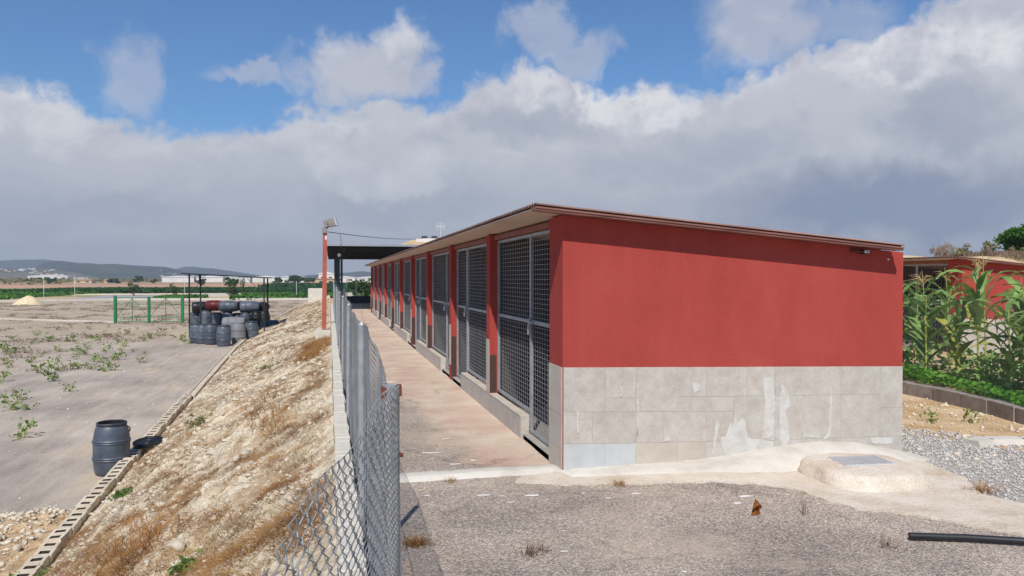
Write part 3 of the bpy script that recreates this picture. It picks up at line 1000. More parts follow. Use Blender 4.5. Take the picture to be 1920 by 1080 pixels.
def make_kennel(loc, nb, label, fine):
    root = empty('kennel_building', loc)
    tag(root, label, 'kennel', 'red kennel blocks with mesh gates')
    P0, PT, PW = 3.12, 3.165, 0.20
    pil = [P0 + PT * k for k in range(nb)]
    L = pil[-1] + PW
    top = lambda x: zroof(x) - 0.012
    # end wall with the corner post that returns along the gates
    b = MB()
    b.prism([(0, -.3), (KW, -.3), (KW, top(KW)), (0, top(0))], 0, 0.2)
    b.prism([(0.0, -.3), (0.19, -.3), (0.19, top(0.19)), (0.0, top(0.0))], 0.2, 0.41)
    ew = b.build('end_wall', M['red'], root)
    # tiles on the end wall
    g = 0.0011
    gb = MB()
    gb.add([(.006, -.0055, -.06), (KW - .003, -.0055, -.06), (KW - .003, -.0055, .834), (.006, -.0055, .918), (.006, -.0004, -.06), (KW - .003, -.0004, -.06), (KW - .003, -.0004, .834), (.006, -.0004, .918)], [(0, 1, 2, 3), (3, 2, 6, 7), (0, 3, 7, 4), (1, 5, 6, 2)])
    gb.build('grout', M['grey_conc'], ew)
    for i, (x0, x1, a0, a1, c0, c1) in enumerate(TILES):
        tb = MB()
        d = -0.007 - random.uniform(0, 0.0015)
        v = [(x0 + g, d, c0 + g), (x1 - g, d, c1 + g), (x1 - g, d, a1 - g), (x0 + g, d, a0 - g), (x0 + g, -.0005, c0 + g), (x1 - g, -.0005, c1 + g), (x1 - g, -.0005, a1 - g), (x0 + g, -.0005, a0 - g)]
        tb.add(v, [(0, 1, 2, 3), (0, 4, 5, 1), (1, 5, 6, 2), (2, 6, 7, 3), (3, 7, 4, 0)])
        m = M['tile']
        if i in (5, 6):
            m = M['tile_blue']
        elif i in (17, 18):
            m = M['tile_warm']
        t = tb.build('tile', m, ew)
        if i == 5 and fine:
            t['label'] = 'pale grey blue tile at the bottom left corner'
        if i == 6 and fine:
            t['label'] = 'second pale grey blue tile in the bottom row'
    if fine:
        rnd = random.Random(3)
        for si, s in enumerate(SMEARS):
            pts = []
            n = len(s)
            for i in range(n):
                a, c = Vector(s[i]), Vector(s[(i + 1) % n])
                k = max(1, int((c - a).length / 0.018))
                for j in range(k):
                    p = a + (c - a) * (j / k)
                    pts.append((p.x - 1.974 + rnd.uniform(-.006, .006), p.y + rnd.uniform(-.006, .006)))
            sb = MB()
            n = len(pts)
            y = -0.0105 - 0.0002 * si
            sb.add([(p[0], y, p[1]) for p in pts] + [(p[0], -0.008, p[1]) for p in pts],
                   [list(range(n))] + [[k, k + n, (k + 1) % n + n, (k + 1) % n] for k in range(n)])
            sb.build('mortar_smear', M['smear'], ew)
    # tiles on the corner post return
    zz = [-.06, .20, .50, .918]
    for k in range(3):
        tb = MB()
        tb.box(-.0075 - .0004 * k, -.0005, .008, .408, zz[k] + g, zz[k + 1] - g)
        tb.build('tile', M['tile_warm'], ew)
    # rear and far walls, partitions, floor
    b = MB()
    b.prism([(KW - .14, -.3), (KW, -.3), (KW, top(KW)), (KW - .14, top(KW - .14))], 0.2, L - .2)
    b.build('rear_wall', M['red'], root)
    b = MB()
    b.prism([(0.12, -.3), (KW, -.3), (KW, top(KW)), (0.12, top(0.12))], L - .2 + .001, L)
    b.build('end_wall', M['red'], root)
    b = MB()
    b.box(0.30, 0.42, 0.21, L - .21, 0.0, 0.001)
    b = MB()
    b.box(0.02, KW - .15, 0.21, L - .21, -.2, 0.035)
    b.build('floor', M['concrete_floor'], root)
    # pillars, one between neighbouring bays
    for k, y in enumerate(pil):
        last = k == nb - 1
        p = empty('pillar', (0, y, 0))
        p.parent = root
        b = MB()
        b.prism([(0, -.2), (0.13, -.2), (0.13, top(.13)), (0, top(0))], 0, PW)
        link('pillar_shaft', shared('shaft', lambda: b.mesh('pillar_shaft', M['red'])), p)
        tb = MB()
        tb.box(-.0065, -.0005, .012, PW - .012, .242, .915)
        link('tile', shared('ptile', lambda: tb.mesh('tile', M['tile_warm'])), p)
        db = MB()
        db.box(.004, .086, -.006, -.0005, .244 if k % 2 == 0 else .02, .72)
        link('dark_tile', shared(('pdark', k % 2), lambda: db.mesh('dark_tile', M['dark_tile'])), p)
        if not last:
            w = MB()
            w.prism([(0.17, 0.02), (KW - .142, 0.02), (KW - .142, top(KW - .14)), (0.17, top(.17))], 0.03, PW - .03)
            link('partition', shared('part', lambda: w.mesh('partition', M['inner'])), root, (0, y, 0))
    # header beam over the gates
    b = MB()
    ys = [0.412] + sum([[y - .001, y + PW + .001] for y in pil], [])[:-1]
    for k in range(nb):
        b.box(.055, .125, ys[2 * k], ys[2 * k + 1], 2.175, top(.125) - .004)
    b.build('header_beam', M['beam'], root)
    # bays: a wide fixed panel over a knee wall and a door, mirrored in turn
    gx_ = 0.11
    for k in range(nb):
        y0 = 0.412 if k == 0 else pil[k - 1] + PW
        y1 = pil[k]
        near = (k % 2 == 0)
        dw = 1.06 if k == 0 else 0.98
        da, db_ = (y0 + .003, y0 + dw) if near else (y1 - dw, y1 - .003)
        pa, pb = (db_ + .004, y1 - .004) if near else (y0 + .004, da - .004)
        off = da
        wd = round(db_ - da, 3)
        mid = 1.235
        dr = link('door_frame', shared(('df', wd), lambda: frame_mesh(0, wd, .06, 2.168, gx_, .032, mid)), root, (0, off, 0))
        link('wire_mesh', shared(('dw', wd), lambda: wire_grid(.03, wd - .03, .085, 2.14, gx_ + .006)), dr)
        lb = MB()
        ly = wd - .075 if near else .075 - .06
        lb.box(gx_ - .045, gx_ - .018, ly, ly + .06, 1.16, 1.27)
        lb.tube([(gx_ - .035, ly - .10, 1.235), (gx_ - .035, ly + .14, 1.235)], .011, 6)
        lb.box(gx_ - .055, gx_ - .044, ly + .02, ly + .045, 1.10, 1.19)
        link('latch', shared(('lt', near), lambda: lb.mesh('latch', M['galv'])), dr)
        wp = round(pb - pa, 3)
        pn = link('panel_frame', shared(('pf', wp), lambda: frame_mesh(0, wp, .262, 2.168, gx_ + .004, .030, mid)), root, (0, pa, 0))
        link('wire_mesh', shared(('pw', wp), lambda: wire_grid(.03, wp - .03, .285, 2.14, gx_ + .010)), pn)
        # knee wall under the panel, tiled, with a thin tile cap
        ka, kb = (db_ + .02, y1) if near else (y0, da - .02)
        if near:
            kb = y1 + PW if k < nb - 1 else y1 + PW
        b = MB()
        x0 = -.004
        if not near:
            ka = y0 + .0015
        b.cbox(x0, .091, ka, kb, -.2, .222, .004)
        kw = b.build('knee_wall', M['tile'], root)
        c = MB()
        c.box(x0 - .003, .093, ka + .002, kb - .001, .2235, .236)
        c.build('tile_cap', M['tile_warm'], kw)
        # door sill
        b = MB()
        b.cbox(.02, .2, da + .02, db_ - .02, -.1, .046, .006)
        b.build('door_sill', M['grey_conc'], root)
    # corrugated roof sheet
    pitch, amp = 0.08, 0.011
    ya, yb = -0.195, L + 0.15
    nY = int((yb - ya) / pitch * 8)
    ysr = np.linspace(ya, yb, nY)
    xsr = np.array([-0.30, 0.5, 1.8, KW - .15])
    wv = amp * np.sin(2 * math.pi * (ysr - ya) / pitch)
    YY, XX = np.meshgrid(ysr, xsr, indexing='ij')
    sag = 0.006 * (fbm(YY * 0.5, XX * 0.2, 77) - 0.5)
    Z1 = KH - KS * XX + amp + 0.026 + wv[:, None] + sag
    T = np.stack([XX, YY, Z1], -1).reshape(-1, 3)
    Bm = np.stack([XX, YY, Z1 - 0.007], -1).reshape(-1, 3)
    n = len(T)
    F1 = grid_faces(4, nY)
    F2 = F1[:, ::-1] + n
    ed = []
    for c0 in (0, 3):
        i = np.arange(nY - 1) * 4 + c0
        q = np.stack([i, i + 4, i + 4 + n, i + n], -1)
        ed.append(q if c0 else q[:, ::-1])
    i = np.arange(3)
    for r0, fl in ((0, 1), ((nY - 1) * 4, 0)):
        q = np.stack([r0 + i, r0 + i + 1, r0 + i + 1 + n, r0 + i + n], -1)
        ed.append(q[:, ::-1] if fl else q)
    roof = link('roof', np_mesh('roof', np.concatenate([T, Bm]), np.concatenate([F1, F2] + ed), M['roof']), root)
    # edge trims of the sheet at the rake
    for (y0t, z0t, z1t) in ((-.192, .004, .017), (-.182, -.014, .0035)):
        b = MB()
        xa, xb = -.298, KW - .152
        b.add([(xa, y0t, KH - KS * xa + z0t), (xb, y0t, KH - KS * xb + z0t), (xb, y0t, KH - KS * xb + z1t), (xa, y0t, KH - KS * xa + z1t),
               (xa, -.05, KH - KS * xa + z0t), (xb, -.05, KH - KS * xb + z0t), (xb, -.05, KH - KS * xb + z1t), (xa, -.05, KH - KS * xa + z1t)],
              [(0, 1, 2, 3), (7, 6, 5, 4), (4, 5, 1, 0), (3, 2, 6, 7), (0, 3, 7, 4), (1, 5, 6, 2)])
        b.build('rake_trim', M['trim'], roof)
    # soffit boards between wall head and sheet (the underside one sees from the path)
    b = MB()
    b.prism([(-.285, KH + KS * .285 + .003), (KW - .155, KH - KS * (KW - .155) + .003), (KW - .155, KH - KS * (KW - .155) + .012), (-.285, KH + KS * .285 + .012)], -.049, L + .1)
    b.build('soffit', M['soffit'], root)
    return root, L


kennel, KL = make_kennel((1.974, 6.355, 0.0), 10, 'long red kennel block beside the path with grey tiled foot', True)
kennel2, _ = make_kennel((13.85, 14.35, -0.14), 5, 'second red kennel block behind the corn plants', False)

# small floodlight under the eave at the right end of the end wall
fl = empty('eave_lamp', (4.93, 6.355, 1.955))
tag(fl, 'small dark lamp under the eave at the right of the red end wall', 'lamp')
b = MB()
b.box(-.08, .0, -.04, -.001, -.012, .02)
b.tube([(-.09, -.03, .0), (-.02, -.08, -.01), (.05, -.09, -.005)], .008, 6)
b.build('bracket', M['rust'], fl)
b = MB()
b.cbox(.0, .07, -.09, -.02, -.026, .016, .008)
b.build('lamp_head', M['steel_dark'], fl)
b = MB()
b.box(.008, .062, -.0935, -.0905, -.02, .006)
b.build('lamp_glass', M['glass'], fl)
b = MB()
b.tube([(.245, -.003, -.068), (.245, -.02, -.072)], .008, 8)
cap = b.build('cable_stub', M['plastic_white'], None, (4.93 + .09, 6.355, 1.97 - .02))
tag(cap, 'tiny pale cable stub on the red wall near its right corner', 'cable stub')
# ================================================================== KERB WALL, FENCE
wallr = empty('block_wall', (0.105, 2.0, 0.0))
tag(wallr, 'low pale block wall under the chain link fence', 'wall')
b = MB()
b.box(-.045, .045, 0, 40, -.5, .17)
b.build('wall_core', M['grey_conc'], wallr)


def hollow_block(w, l, h, holes, wall=0.036, jit=0.008):
    """block with open slots in its top face"""
    b = MB()
    ys = np.linspace(-l / 2, l / 2, holes + 1)
    hw = w / 2
    dp = h * 0.4
    b.add([(-hw, -l / 2, 0), (hw, -l / 2, 0), (hw, l / 2, 0), (-hw, l / 2, 0), (-hw, -l / 2, h), (hw, -l / 2, h), (hw, l / 2, h), (-hw, l / 2, h)],
          [(3, 2, 1, 0), (0, 1, 5, 4), (1, 2, 6, 5), (2, 3, 7, 6), (3, 0, 4, 7)])
    j = lambda: random.uniform(-jit, jit)
    for k in range(holes):
        a, c = ys[k], ys[k + 1]
        ia, ic = a + wall * 1.8, c - wall * 1.8
        xi0, xi1 = -hw + wall + abs(j()), hw - wall - abs(j())
        o = [(-hw, a, h), (hw, a, h), (hw, c, h), (-hw, c, h)]
        i = [(xi0, ia, h), (xi1, ia, h), (xi1, ic, h), (xi0, ic, h)]
        d = [(x, y, h - dp) for x, y, _ in i]
        b.add(o + i, [(0, 1, 5, 4), (1, 2, 6, 5), (2, 3, 7, 6), (3, 0, 4, 7)])
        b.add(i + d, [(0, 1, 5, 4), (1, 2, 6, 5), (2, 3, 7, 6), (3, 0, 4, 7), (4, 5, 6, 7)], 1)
    return b


# the near courses are laid blocks, each its own
blk = []
for q in range(3):
    b = MB()
    b.cbox(-.062, .062, -.19, .19, 0.0, .13, .008, .004)
    blk.append(b.mesh('concrete_block', M['white_conc']))
blk_s = []
for q in range(3):
    b = MB()
    b.cbox(-.062, .062, -.064, .064, 0.0, .13, .007, .004)
    blk_s.append(b.mesh('concrete_block', M['white_conc']))
y = 0.0
while y < 21.5:
    small = y < 6.0
    me = random.choice(blk_s if small else blk)
    st = 0.142 if small else 0.40
    link('concrete_block', me, wallr, (random.uniform(-.005, .005), y + st / 2, .171 + random.uniform(-.004, .004)), (random.uniform(-.012, .012), 0, random.uniform(-.03, .03)))
    y += st
b = MB()
b.box(-.06, .06, y + .02, 40.0, .171, .29)
b.build('wall_coping', M['white_conc'], wallr)


def chain_link(path, z0, z1, w=0.06, wv=0.05, r=0.00145, barb=True, sides=3, coil=0.0):
    """woven zigzag wires along a plan path; returns arrays"""
    P = np.array(path, float)
    seg = np.linalg.norm(np.diff(P[:, :2], axis=0), axis=1)
    S = np.concatenate([[0], np.cumsum(seg)])
    L = S[-1]
    ns = int(L / (w / 2))
    nk = int((z1 - z0) / (wv / 2))
    V, F = [], []
    base = 0
    ang = np.arange(sides) * 2 * math.pi / sides
    k = np.arange(nk + 1)
    for i in range(ns):
        sg = np.where((k + i) % 2 == 0, 1.0, -1.0)
        s = (i + 0.5) * w / 2 + sg * (w / 4 + 0.0012)
        off = 0 * sg
        zz = z0 + k * wv / 2
        if barb:
            s = np.append(s, s[-1] - sg[-1] * 0.006)
            zz = np.append(zz, zz[-1] + 0.022)
            off = np.append(off, 0.004)
        if coil:
            # flattened helix: the wire runs in front going one way and behind going back
            m2 = len(s) * 2 - 1
            s2, z2, o2 = np.empty(m2), np.empty(m2), np.empty(m2)
            s2[::2], z2[::2], o2[::2] = s, zz, off
            s2[1::2] = (s[1:] + s[:-1]) / 2
            z2[1::2] = (zz[1:] + zz[:-1]) / 2
            o2[1::2] = np.where(np.diff(s) > 0, coil, -coil)
            s, zz, off = s2, z2, o2
        x = np.interp(s, S, P[:, 0])
        y = np.interp(s, S, P[:, 1])
        dz = np.interp(s, S, P[:, 2]) if P.shape[1] > 2 else 0
        zz = zz + dz + 0.004 * np.sin(s * 9)
        tx_ = np.interp(np.clip(s + .05, 0, L), S, P[:, 0]) - np.interp(np.clip(s - .05, 0, L), S, P[:, 0])
        ty_ = np.interp(np.clip(s + .05, 0, L), S, P[:, 1]) - np.interp(np.clip(s - .05, 0, L), S, P[:, 1])
        ln = np.hypot(tx_, ty_) + 1e-9
        nx, ny = -ty_ / ln, tx_ / ln
        x = x + nx * off
        y = y + ny * off
        m = len(x)
        ca, sa = np.cos(ang), np.sin(ang)
        # ring in the plane of the fence normal and the tangent direction
        vx = x[:, None] + nx[:, None] * ca * r + (tx_ / ln)[:, None] * sa * r
        vy = y[:, None] + ny[:, None] * ca * r + (ty_ / ln)[:, None] * sa * r
        vz = zz[:, None] + 0 * ca
        V.append(np.stack([vx, vy, vz], -1).reshape(-1, 3))
        ii = (np.arange(m - 1)[:, None] * sides + np.arange(sides)[None, :])
        jj = (np.arange(m - 1)[:, None] * sides + (np.arange(sides)[None, :] + 1) % sides)
        F.append((np.stack([ii, jj, jj + sides, ii + sides], -1).reshape(-1, 4)) + base)
        base += m * sides
    return np.concatenate(V), np.concatenate(F)


fence = empty('chain_link_fence', (0.18, 2.5, 0.17))
tag(fence, 'long grey chain link fence with steel posts between bank and path', 'fence')


def child_world(o, root):
    o.location = -Vector(root.location)
    return o


def wob(y):
    return 0.012 * math.sin(y * 1.7) + 0.008 * math.sin(y * 4.1 + 1)


path = [(0.196 + wob(y), y, 0.02 * math.sin(y * 0.9) - .065 * max(0, 1 - abs(y - 2.5) / 1.6)) for y in np.arange(2.50, 11.0, 0.12)]
V, F = chain_link(path, 0.285, 1.42, coil=.0045)
child_world(link('wire_mesh', np_mesh('wire_mesh', V, F, M['link']), fence), fence)
path = [(0.212 + wob(y), y, 0.015 * math.sin(y * 0.9)) for y in np.arange(11.0, 39.0, 0.25)]
V, F = chain_link(path, 0.285, 1.42, barb=False, r=0.0017)
child_world(link('wire_mesh', np_mesh('wire_mesh', V, F, M['link']), fence), fence)
# torn loose end curling round towards the bank
ctrl = [(0.205, 2.50), (0.208, 2.42), (0.19, 2.22), (0.135, 1.85), (0.075, 1.55), (0.028, 1.29), (-0.012, 1.04), (-0.048, 0.82), (-0.085, 0.64), (-0.12, 0.5)]
t = np.linspace(0, len(ctrl) - 1, 60)
cxs = np.interp(t, range(len(ctrl)), [c[0] for c in ctrl])
cys = np.interp(t, range(len(ctrl)), [c[1] for c in ctrl])
path = [(x, y, 0.012 * math.sin(y * 8) - .085 * max(0, 1 - abs(y - 2.5) / .55)) for x, y in zip(cxs, cys)]
V, F = chain_link(path, 0.33, 1.425, wv=.043, r=0.0013, sides=5, coil=.0055)
fl_ = child_world(link('wire_mesh', np_mesh('wire_mesh', V, F, M['link'], True), fence), fence)
fl_['label'] = 'torn loose end of the chain link mesh bending towards the bank'
# posts
pb = MB()
pb.tube([(0, 0, 0), (0, 0, 1.255)], .0205, 12)
pb.tube([(0, 0, 1.255), (0, 0, 1.27)], [.021, .012], 12)
post_me = pb.mesh('post', M['galv'], False)
posts_y = [4.55, 7.95, 11.35, 14.75, 18.15, 21.55, 24.95, 28.35, 31.75, 35.15, 38.5]
for k, y in enumerate(posts_y):
    link('post', post_me, fence, (0.0, y - 2.5, 0.0), (random.uniform(-.006, .006), random.uniform(-.01, .01), 0))
ep = MB()
ep.tube([(0, 0, 0), (0.0, -.005, 1.185)], .022, 12)
e = ep.build('post', M['galv'], fence, (0.035, -.02, 0), (0, -.021, 0))
e['label'] = 'leaning end post with rusty clamp on top'
cb = MB()
cb.tube([(-.022, -.012, 1.165), (.03, -.004, 1.172)], .013, 8)
cb.box(.018, .034, -.022, .012, 1.15, 1.185)
cb.box(-.03, -.014, -.022, .010, 1.145, 1.18)
cb.tube([(.02, -.005, .96), (.034, -.005, .955)], .008, 6)
cb.build('clamp', M['rust'], e)
# straining wires
for z in (0.32, 0.86, 1.405):
    b = MB()
    b.tube([(0.199 + wob(y), y, z + 0.02 * math.sin(y * .9) - .075 * max(0, 1 - abs(y - 2.5) / 1.6) * (z > 1)) for y in np.arange(2.5, 38.6, 0.6)], .0022, 4)
    child_world(b.build('straining_wire', M['wire'], fence), fence)

# ------------------------------------------------------------------ red pole with floodlight on a concrete block
blkr = empty('concrete_footing', (0.0, 24.3, 0.0))
tag(blkr, 'pale concrete footing block under the red pole', 'footing')
b = MB()
b.cbox(-.42, .03, -.85, .75, -.6, .10, .02, .01)
b.build('footing_block', M['white_conc'], blkr)
pole = empty('lamp_pole', (-0.17, 24.3, 0.10))
tag(pole, 'faded red square pole with a floodlight at its top', 'lamp pole')
b = MB()
b.cbox(-.065, .065, -.065, .065, 0, 3.12, .004)
b.build('pole_shaft', M['pole_red'], pole, rot=(0, .012, 0))
b = MB()
b.box(-.02, .17, -.10, -.066, 0.6, 2.45)
b = MB()
b.box(-.05, .10, -.11, -.067, 2.98, 3.15)
b.build('junction_box', M['lampbody'], pole)
b = MB()
b.box(.04, .09, -.075, -.02, 2.78, 2.90)
b.build('insulator', M['plastic_white'], pole)
lh = empty('floodlight', (.16, -.02, 3.28), (0, R(-17), R(-12)))
lh.parent = pole
b = MB()
b.add([(-.14, -.13, -.09), (.22, -.16, -.13), (.22, .16, -.13), (-.14, .13, -.09), (-.14, -.13, .09), (.22, -.16, .13), (.22, .16, .13), (-.14, .13, .09)],
      [(3, 2, 1, 0), (4, 5, 6, 7), (0, 1, 5, 4), (1, 2, 6, 5), (2, 3, 7, 6), (3, 0, 4, 7)])
for k in range(5):
    b.box(-.10 + k * .05, -.085 + k * .05, -.12, .12, .08, .125)
link('housing', b.mesh('housing', M['lampbody']), lh)
b = MB()
b.box(.2215, .245, -.17, .17, -.14, .14)
link('lens_frame', b.mesh('lens_frame', M['glass']), lh)
b = MB()
b.tube([(-.02, -.15, 0), (-.02, -.17, -.1), (-.08, -.10, -.14)], .015, 6)
link('bracket', b.mesh('bracket', M['rust']), lh)

# cables from the pole
def sag_cable(name, a, c, sag, r, label, cat='cable'):
    a, c = Vector(a), Vector(c)
    b = MB()
    pts = []
    for k in range(25):
        t = k / 24
        p = a.lerp(c, t)
        p.z -= sag * 4 * t * (1 - t)
        pts.append(p)
    b.tube(pts, r, 5)
    o = b.build(name, M['rope'])
    return tag(o, label, cat)


sag_cable('overhead_cable', (-.05, 24.25, 3.12), (9.6, 71.0, 5.6), 0.25, .013, 'thin overhead cable strung from the red pole to the far house')
sag_cable('drop_cable', (0.35, 26.0, 3.12), (0.75, 40.3, 3.25), 0.35, .008, 'slack thin cable dropping from the overhead line to the canopy')

# ------------------------------------------------------------------ canopy at the end of the path
can = empty('canopy', (4.0, 50, 0))
tag(can, 'flat metal canopy on dark steel posts at the end of the path', 'canopy')
b = MB()
for k in range(36):
    x = -4.15 + k * .25
    b.box(x, x + .13, -10, 11, 3.36, 3.385)
    b.box(x + .131, x + .249, -10, 11, 3.38, 3.405)
b.build('roof_sheet', M['canopy_sheet'], can)
b = MB()
b.box(-4.17, 4.87, -10.06, -10.001, 3.33, 3.43)
b.build('fascia', M['galv'], can)
for y in (-9.3, -5.6, -1.9, 1.8, 5.5, 9.2):
    b = MB()
    b.box(-4.1, 4.8, y - .07, y + .07, 3.10, 3.355)
    b.build('beam', M['steel_dark'], can)
pm = MB()
pm.box(-.06, .06, -.06, .06, 0, 3.10)
pm.box(-.12, .12, -.12, .12, 0, .02)
pme = pm.mesh('canopy_post', M['steel_green'])
for x, y in ((.64, 42.7), (.54, 46.5), (.46, 50.6), (.38, 56.0), (8.3, 42.7), (8.3, 50.6), (8.3, 56)):
    link('canopy_post', pme, can, (x - 4.0, y - 50 + (0), 0))
sp = empty('spotlight', (.52, 42.55, 2.95))
tag(sp, 'small white spotlight fixed to the nearest canopy post', 'spotlight')
b = MB()
b.lathe([(.02, -.12), (.05, -.10), (.10, .02), (.10, .04)], 10)
link('lamp_shade', b.mesh('lamp_shade', M['plastic_white']), sp, rot=(R(100), 0, R(-30)))
b = MB()
b.box(-.02, .10, .03, .06, -.03, .03)
link('bracket', b.mesh('bracket', M['galv']), sp)

# low dark wall with posts closing the path, white corner block
pw = empty('end_fence', (1.1, 52.4, 0))
tag(pw, 'low dark wall with white posts and wire closing the far end of the path', 'fence')
b = MB()
b.cbox(0, 7.5, 0, .2, -.3, .47, .01)
b.build('wall', M['dark_wall'], pw)
for x in (.0, .62, 1.9, 3.2, 4.5):
    q = MB()
    q.tube([(x + .03, .1, .47), (x + .03, .1, 1.64)], .028, 8)
    q.build('post', M['plastic_white'], pw)
b = MB()
for z in np.arange(.55, 1.62, .12):
    b.box(.03, 4.5, .098, .102, z - .003, z + .003)
b.build('wire', M['wire'], pw)
wb = MB()
wb.cbox(.72, 1.05, 52.2, 52.8, -.3, .98, .02)
o = wb.build('gate_pier', M['white_conc'])
tag(o, 'short white pier at the left end of the low dark wall', 'pier')
wb = MB()
wb.cbox(-2.15, -.55, 81.0, 83.0, -1.4, .60, .03)
o = wb.build('concrete_pier', M['white_conc'])
tag(o, 'white concrete block standing at the far end of the bank', 'concrete block')

# ------------------------------------------------------------------ house behind the kennels
hs = empty('house', (10.5, 76, 0))
tag(hs, 'tan roofed house showing above the kennel roof', 'house')
b = MB()
b.box(-4.1, 6, -4, 5, -.5, 4.55)
b.build('wall', M['white_wall'], hs)
b = MB()
b.add([(-5.0, -4.6, 4.45), (6.5, -4.6, 4.45), (6.5, 5.6, 4.45), (-5.0, 5.6, 4.45), (-2.6, -.2, 5.45), (4.5, -.2, 5.45), (4.5, .9, 5.45), (-2.6, .9, 5.45)],
      [(3, 2, 1, 0), (0, 1, 5, 4), (1, 2, 6, 5), (2, 3, 7, 6), (3, 0, 4, 7), (4, 5, 6, 7)])
rf = b.build('roof', M['rooftile'], hs)
b = MB()
b.box(-2.25, 4.2, -1.2, 1.4, 4.9, 5.58)
b.build('roof_parapet', M['white_wall'], hs)
for x in (-1.35, -.35):
    b = MB()
    b.box(x - .3, x + .3, -.7, -.2, 5.56, 5.72)
    for dx_ in (-.18, 0, .18):
        b.box(x + dx_ - .06, x + dx_ + .06, -.6, -.3, 5.721, 5.86)
    b.build('chimney', M['dark_wall'], rf)
an = empty('tv_antenna', (10.75, 75.5, 5.56))
tag(an, 'thin pale television antenna on the house roof', 'antenna')
b = MB()
b.tube([(0, 0, 0), (0, 0, 1.75)], .02, 6)
b.build('mast', M['plastic_white'], an)
b = MB()
b.tube([(-.45, 0, 1.25), (.45, 0, 1.25)], .02, 5)
for x in (-.42, -.2, .0, .22, .42):
    b.tube([(x, 0, .85 + .1 * abs(x)), (x, 0, 1.7 - .2 * abs(x))], .016, 4)
b.build('antenna_array', M['plastic_white'], an)

# ------------------------------------------------------------------ hollow brick strip along the toe of the bank
br = empty('brick_strip', (-3.5, 9.0, -1.75))
tag(br, 'strip of hollow bricks laid slots up along the toe of the bank', 'brick edging')
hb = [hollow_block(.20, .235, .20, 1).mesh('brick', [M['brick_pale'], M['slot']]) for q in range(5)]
y = 8.6
while y < 22:
    xx = float(toe(y)) + .02
    sl = (float(toe(y + .3)) - float(toe(y - .3))) / .6
    z = ground_z(xx, y) + .05
    if not (9.9 < y < 10.0):
        link('brick', random.choice(hb), br, (xx + 3.5 - .05 + random.uniform(-.008, .008), y - 9.0, z + 1.75 + .05 + random.uniform(-.012, .012)),
             (random.uniform(-.03, .03), random.uniform(-.05, .05), -math.atan(sl) + random.uniform(-.035, .035)))
    y += .247
b = MB()
yy_ = np.arange(y, 86, .5)
for a, c in zip(yy_[:-1], yy_[1:]):
    for (o0, o1) in ((-.105, -.075), (.075, .105)):
        x0, x1 = float(toe(a)) + .02, float(toe(c)) + .02
        z0, z1 = ground_z(x0, a) + .24, ground_z(x1, c) + .24
        b.add([(x0 + o0, a, z0 - .3), (x0 + o1, a, z0 - .3), (x1 + o1, c, z1 - .3), (x1 + o0, c, z1 - .3), (x0 + o0, a, z0), (x0 + o1, a, z0), (x1 + o1, c, z1), (x1 + o0, c, z1)],
              [(4, 5, 6, 7), (0, 1, 5, 4), (1, 2, 6, 5), (2, 3, 7, 6), (3, 0, 4, 7)])
    b.add([(x0 - .075, a, z0 - .03), (x0 + .075, a, z0 - .03), (x1 + .075, c, z1 - .03), (x1 - .075, c, z1 - .03)], [(0, 1, 2, 3)])
o = b.build('edging_strip', M['brick_pale'], br)
o.location = -Vector(br.location)
o['kind'] = 'stuff'

# ------------------------------------------------------------------ yard kerbs (low white walls)
def low_wall(name, pts, h, w, label):
    b = MB()
    for (x0, y0), (x1, y1) in zip(pts[:-1], pts[1:]):
        n = max(1, int(math.hypot(x1 - x0, y1 - y0) / 4))
        for k in range(n):
            a = (x0 + (x1 - x0) * k / n, y0 + (y1 - y0) * k / n)
            c = (x0 + (x1 - x0) * (k + 1) / n, y0 + (y1 - y0) * (k + 1) / n)
            za, zc = ground_z(*a) + h, ground_z(*c) + h
            b.add([(a[0], a[1], za - h - .2), (c[0], c[1], zc - h - .2), (c[0], c[1] + w, zc - h - .2), (a[0], a[1] + w, za - h - .2),
                   (a[0], a[1], za), (c[0], c[1], zc), (c[0], c[1] + w, zc), (a[0], a[1] + w, za)],
                  [(4, 5, 6, 7), (0, 1, 5, 4), (2, 3, 7, 6)])
    o = b.build(name, M['white_conc'])
    return tag(o, label, 'kerb wall')


low_wall('yard_kerb', [(-60, 77.5), (-23.5, 63.1), (-14.2, 56.6)], .11, .2, 'low white kerb wall running left from the green gate')
low_wall('yard_kerb', [(-9.4, 55.6), (-7.4, 54.8)], .11, .2, 'short white kerb wall right of the green gate')
low_wall('far_kerb', [(-75, 103), (-40.7, 109.4), (-28.8, 113.6), (-2.7, 110.0)], .25, .25, 'long low white kerb at the back of the yard')

# ------------------------------------------------------------------ green gate
gt = empty('green_gate', (-14.04, 56.08, -1.36), (0, 0, math.atan2(55.02 - 56.08, -9.61 + 14.04)))
tag(gt, 'green tubular double gate standing in the yard', 'gate')
GW = math.hypot(4.43, 1.06)
zb = 1.86
for k, (x, w, h) in enumerate(((0, .078, 1.86), (GW / 2, .055, 1.80), (GW, .075, 1.84))):
    b = MB()
    b.box(x - w, x + w, -w * .7, w * .7, 0, h)
    b.build('gate_post', M['green_paint'], gt)
for k in range(2):
    x0 = .12 + k * (GW / 2 - .03)
    x1 = x0 + GW / 2 - .20
    b = MB()
    for z in (.12, .42, 1.30, 1.72):
        b.tube([(x0, 0, z), (x1, 0, z)], .024, 6)
    for x in (x0, x1, (x0 + x1) / 2):
        b.tube([(x, 0, .12), (x, 0, 1.72)], .024, 6)
    b.tube([(x0, 0, .45), ((x0 + x1) / 2, 0, 1.70)], .018, 5)
    b.tube([(x1, 0, .45), ((x0 + x1) / 2, 0, 1.70)], .018, 5)
    for q in range(1, 8):
        x = x0 + (x1 - x0) * q / 8
        b.tube([(x, 0, .12), (x, 0, .42)], .010, 4)
    b.build('gate_leaf', M['green_paint'], gt)

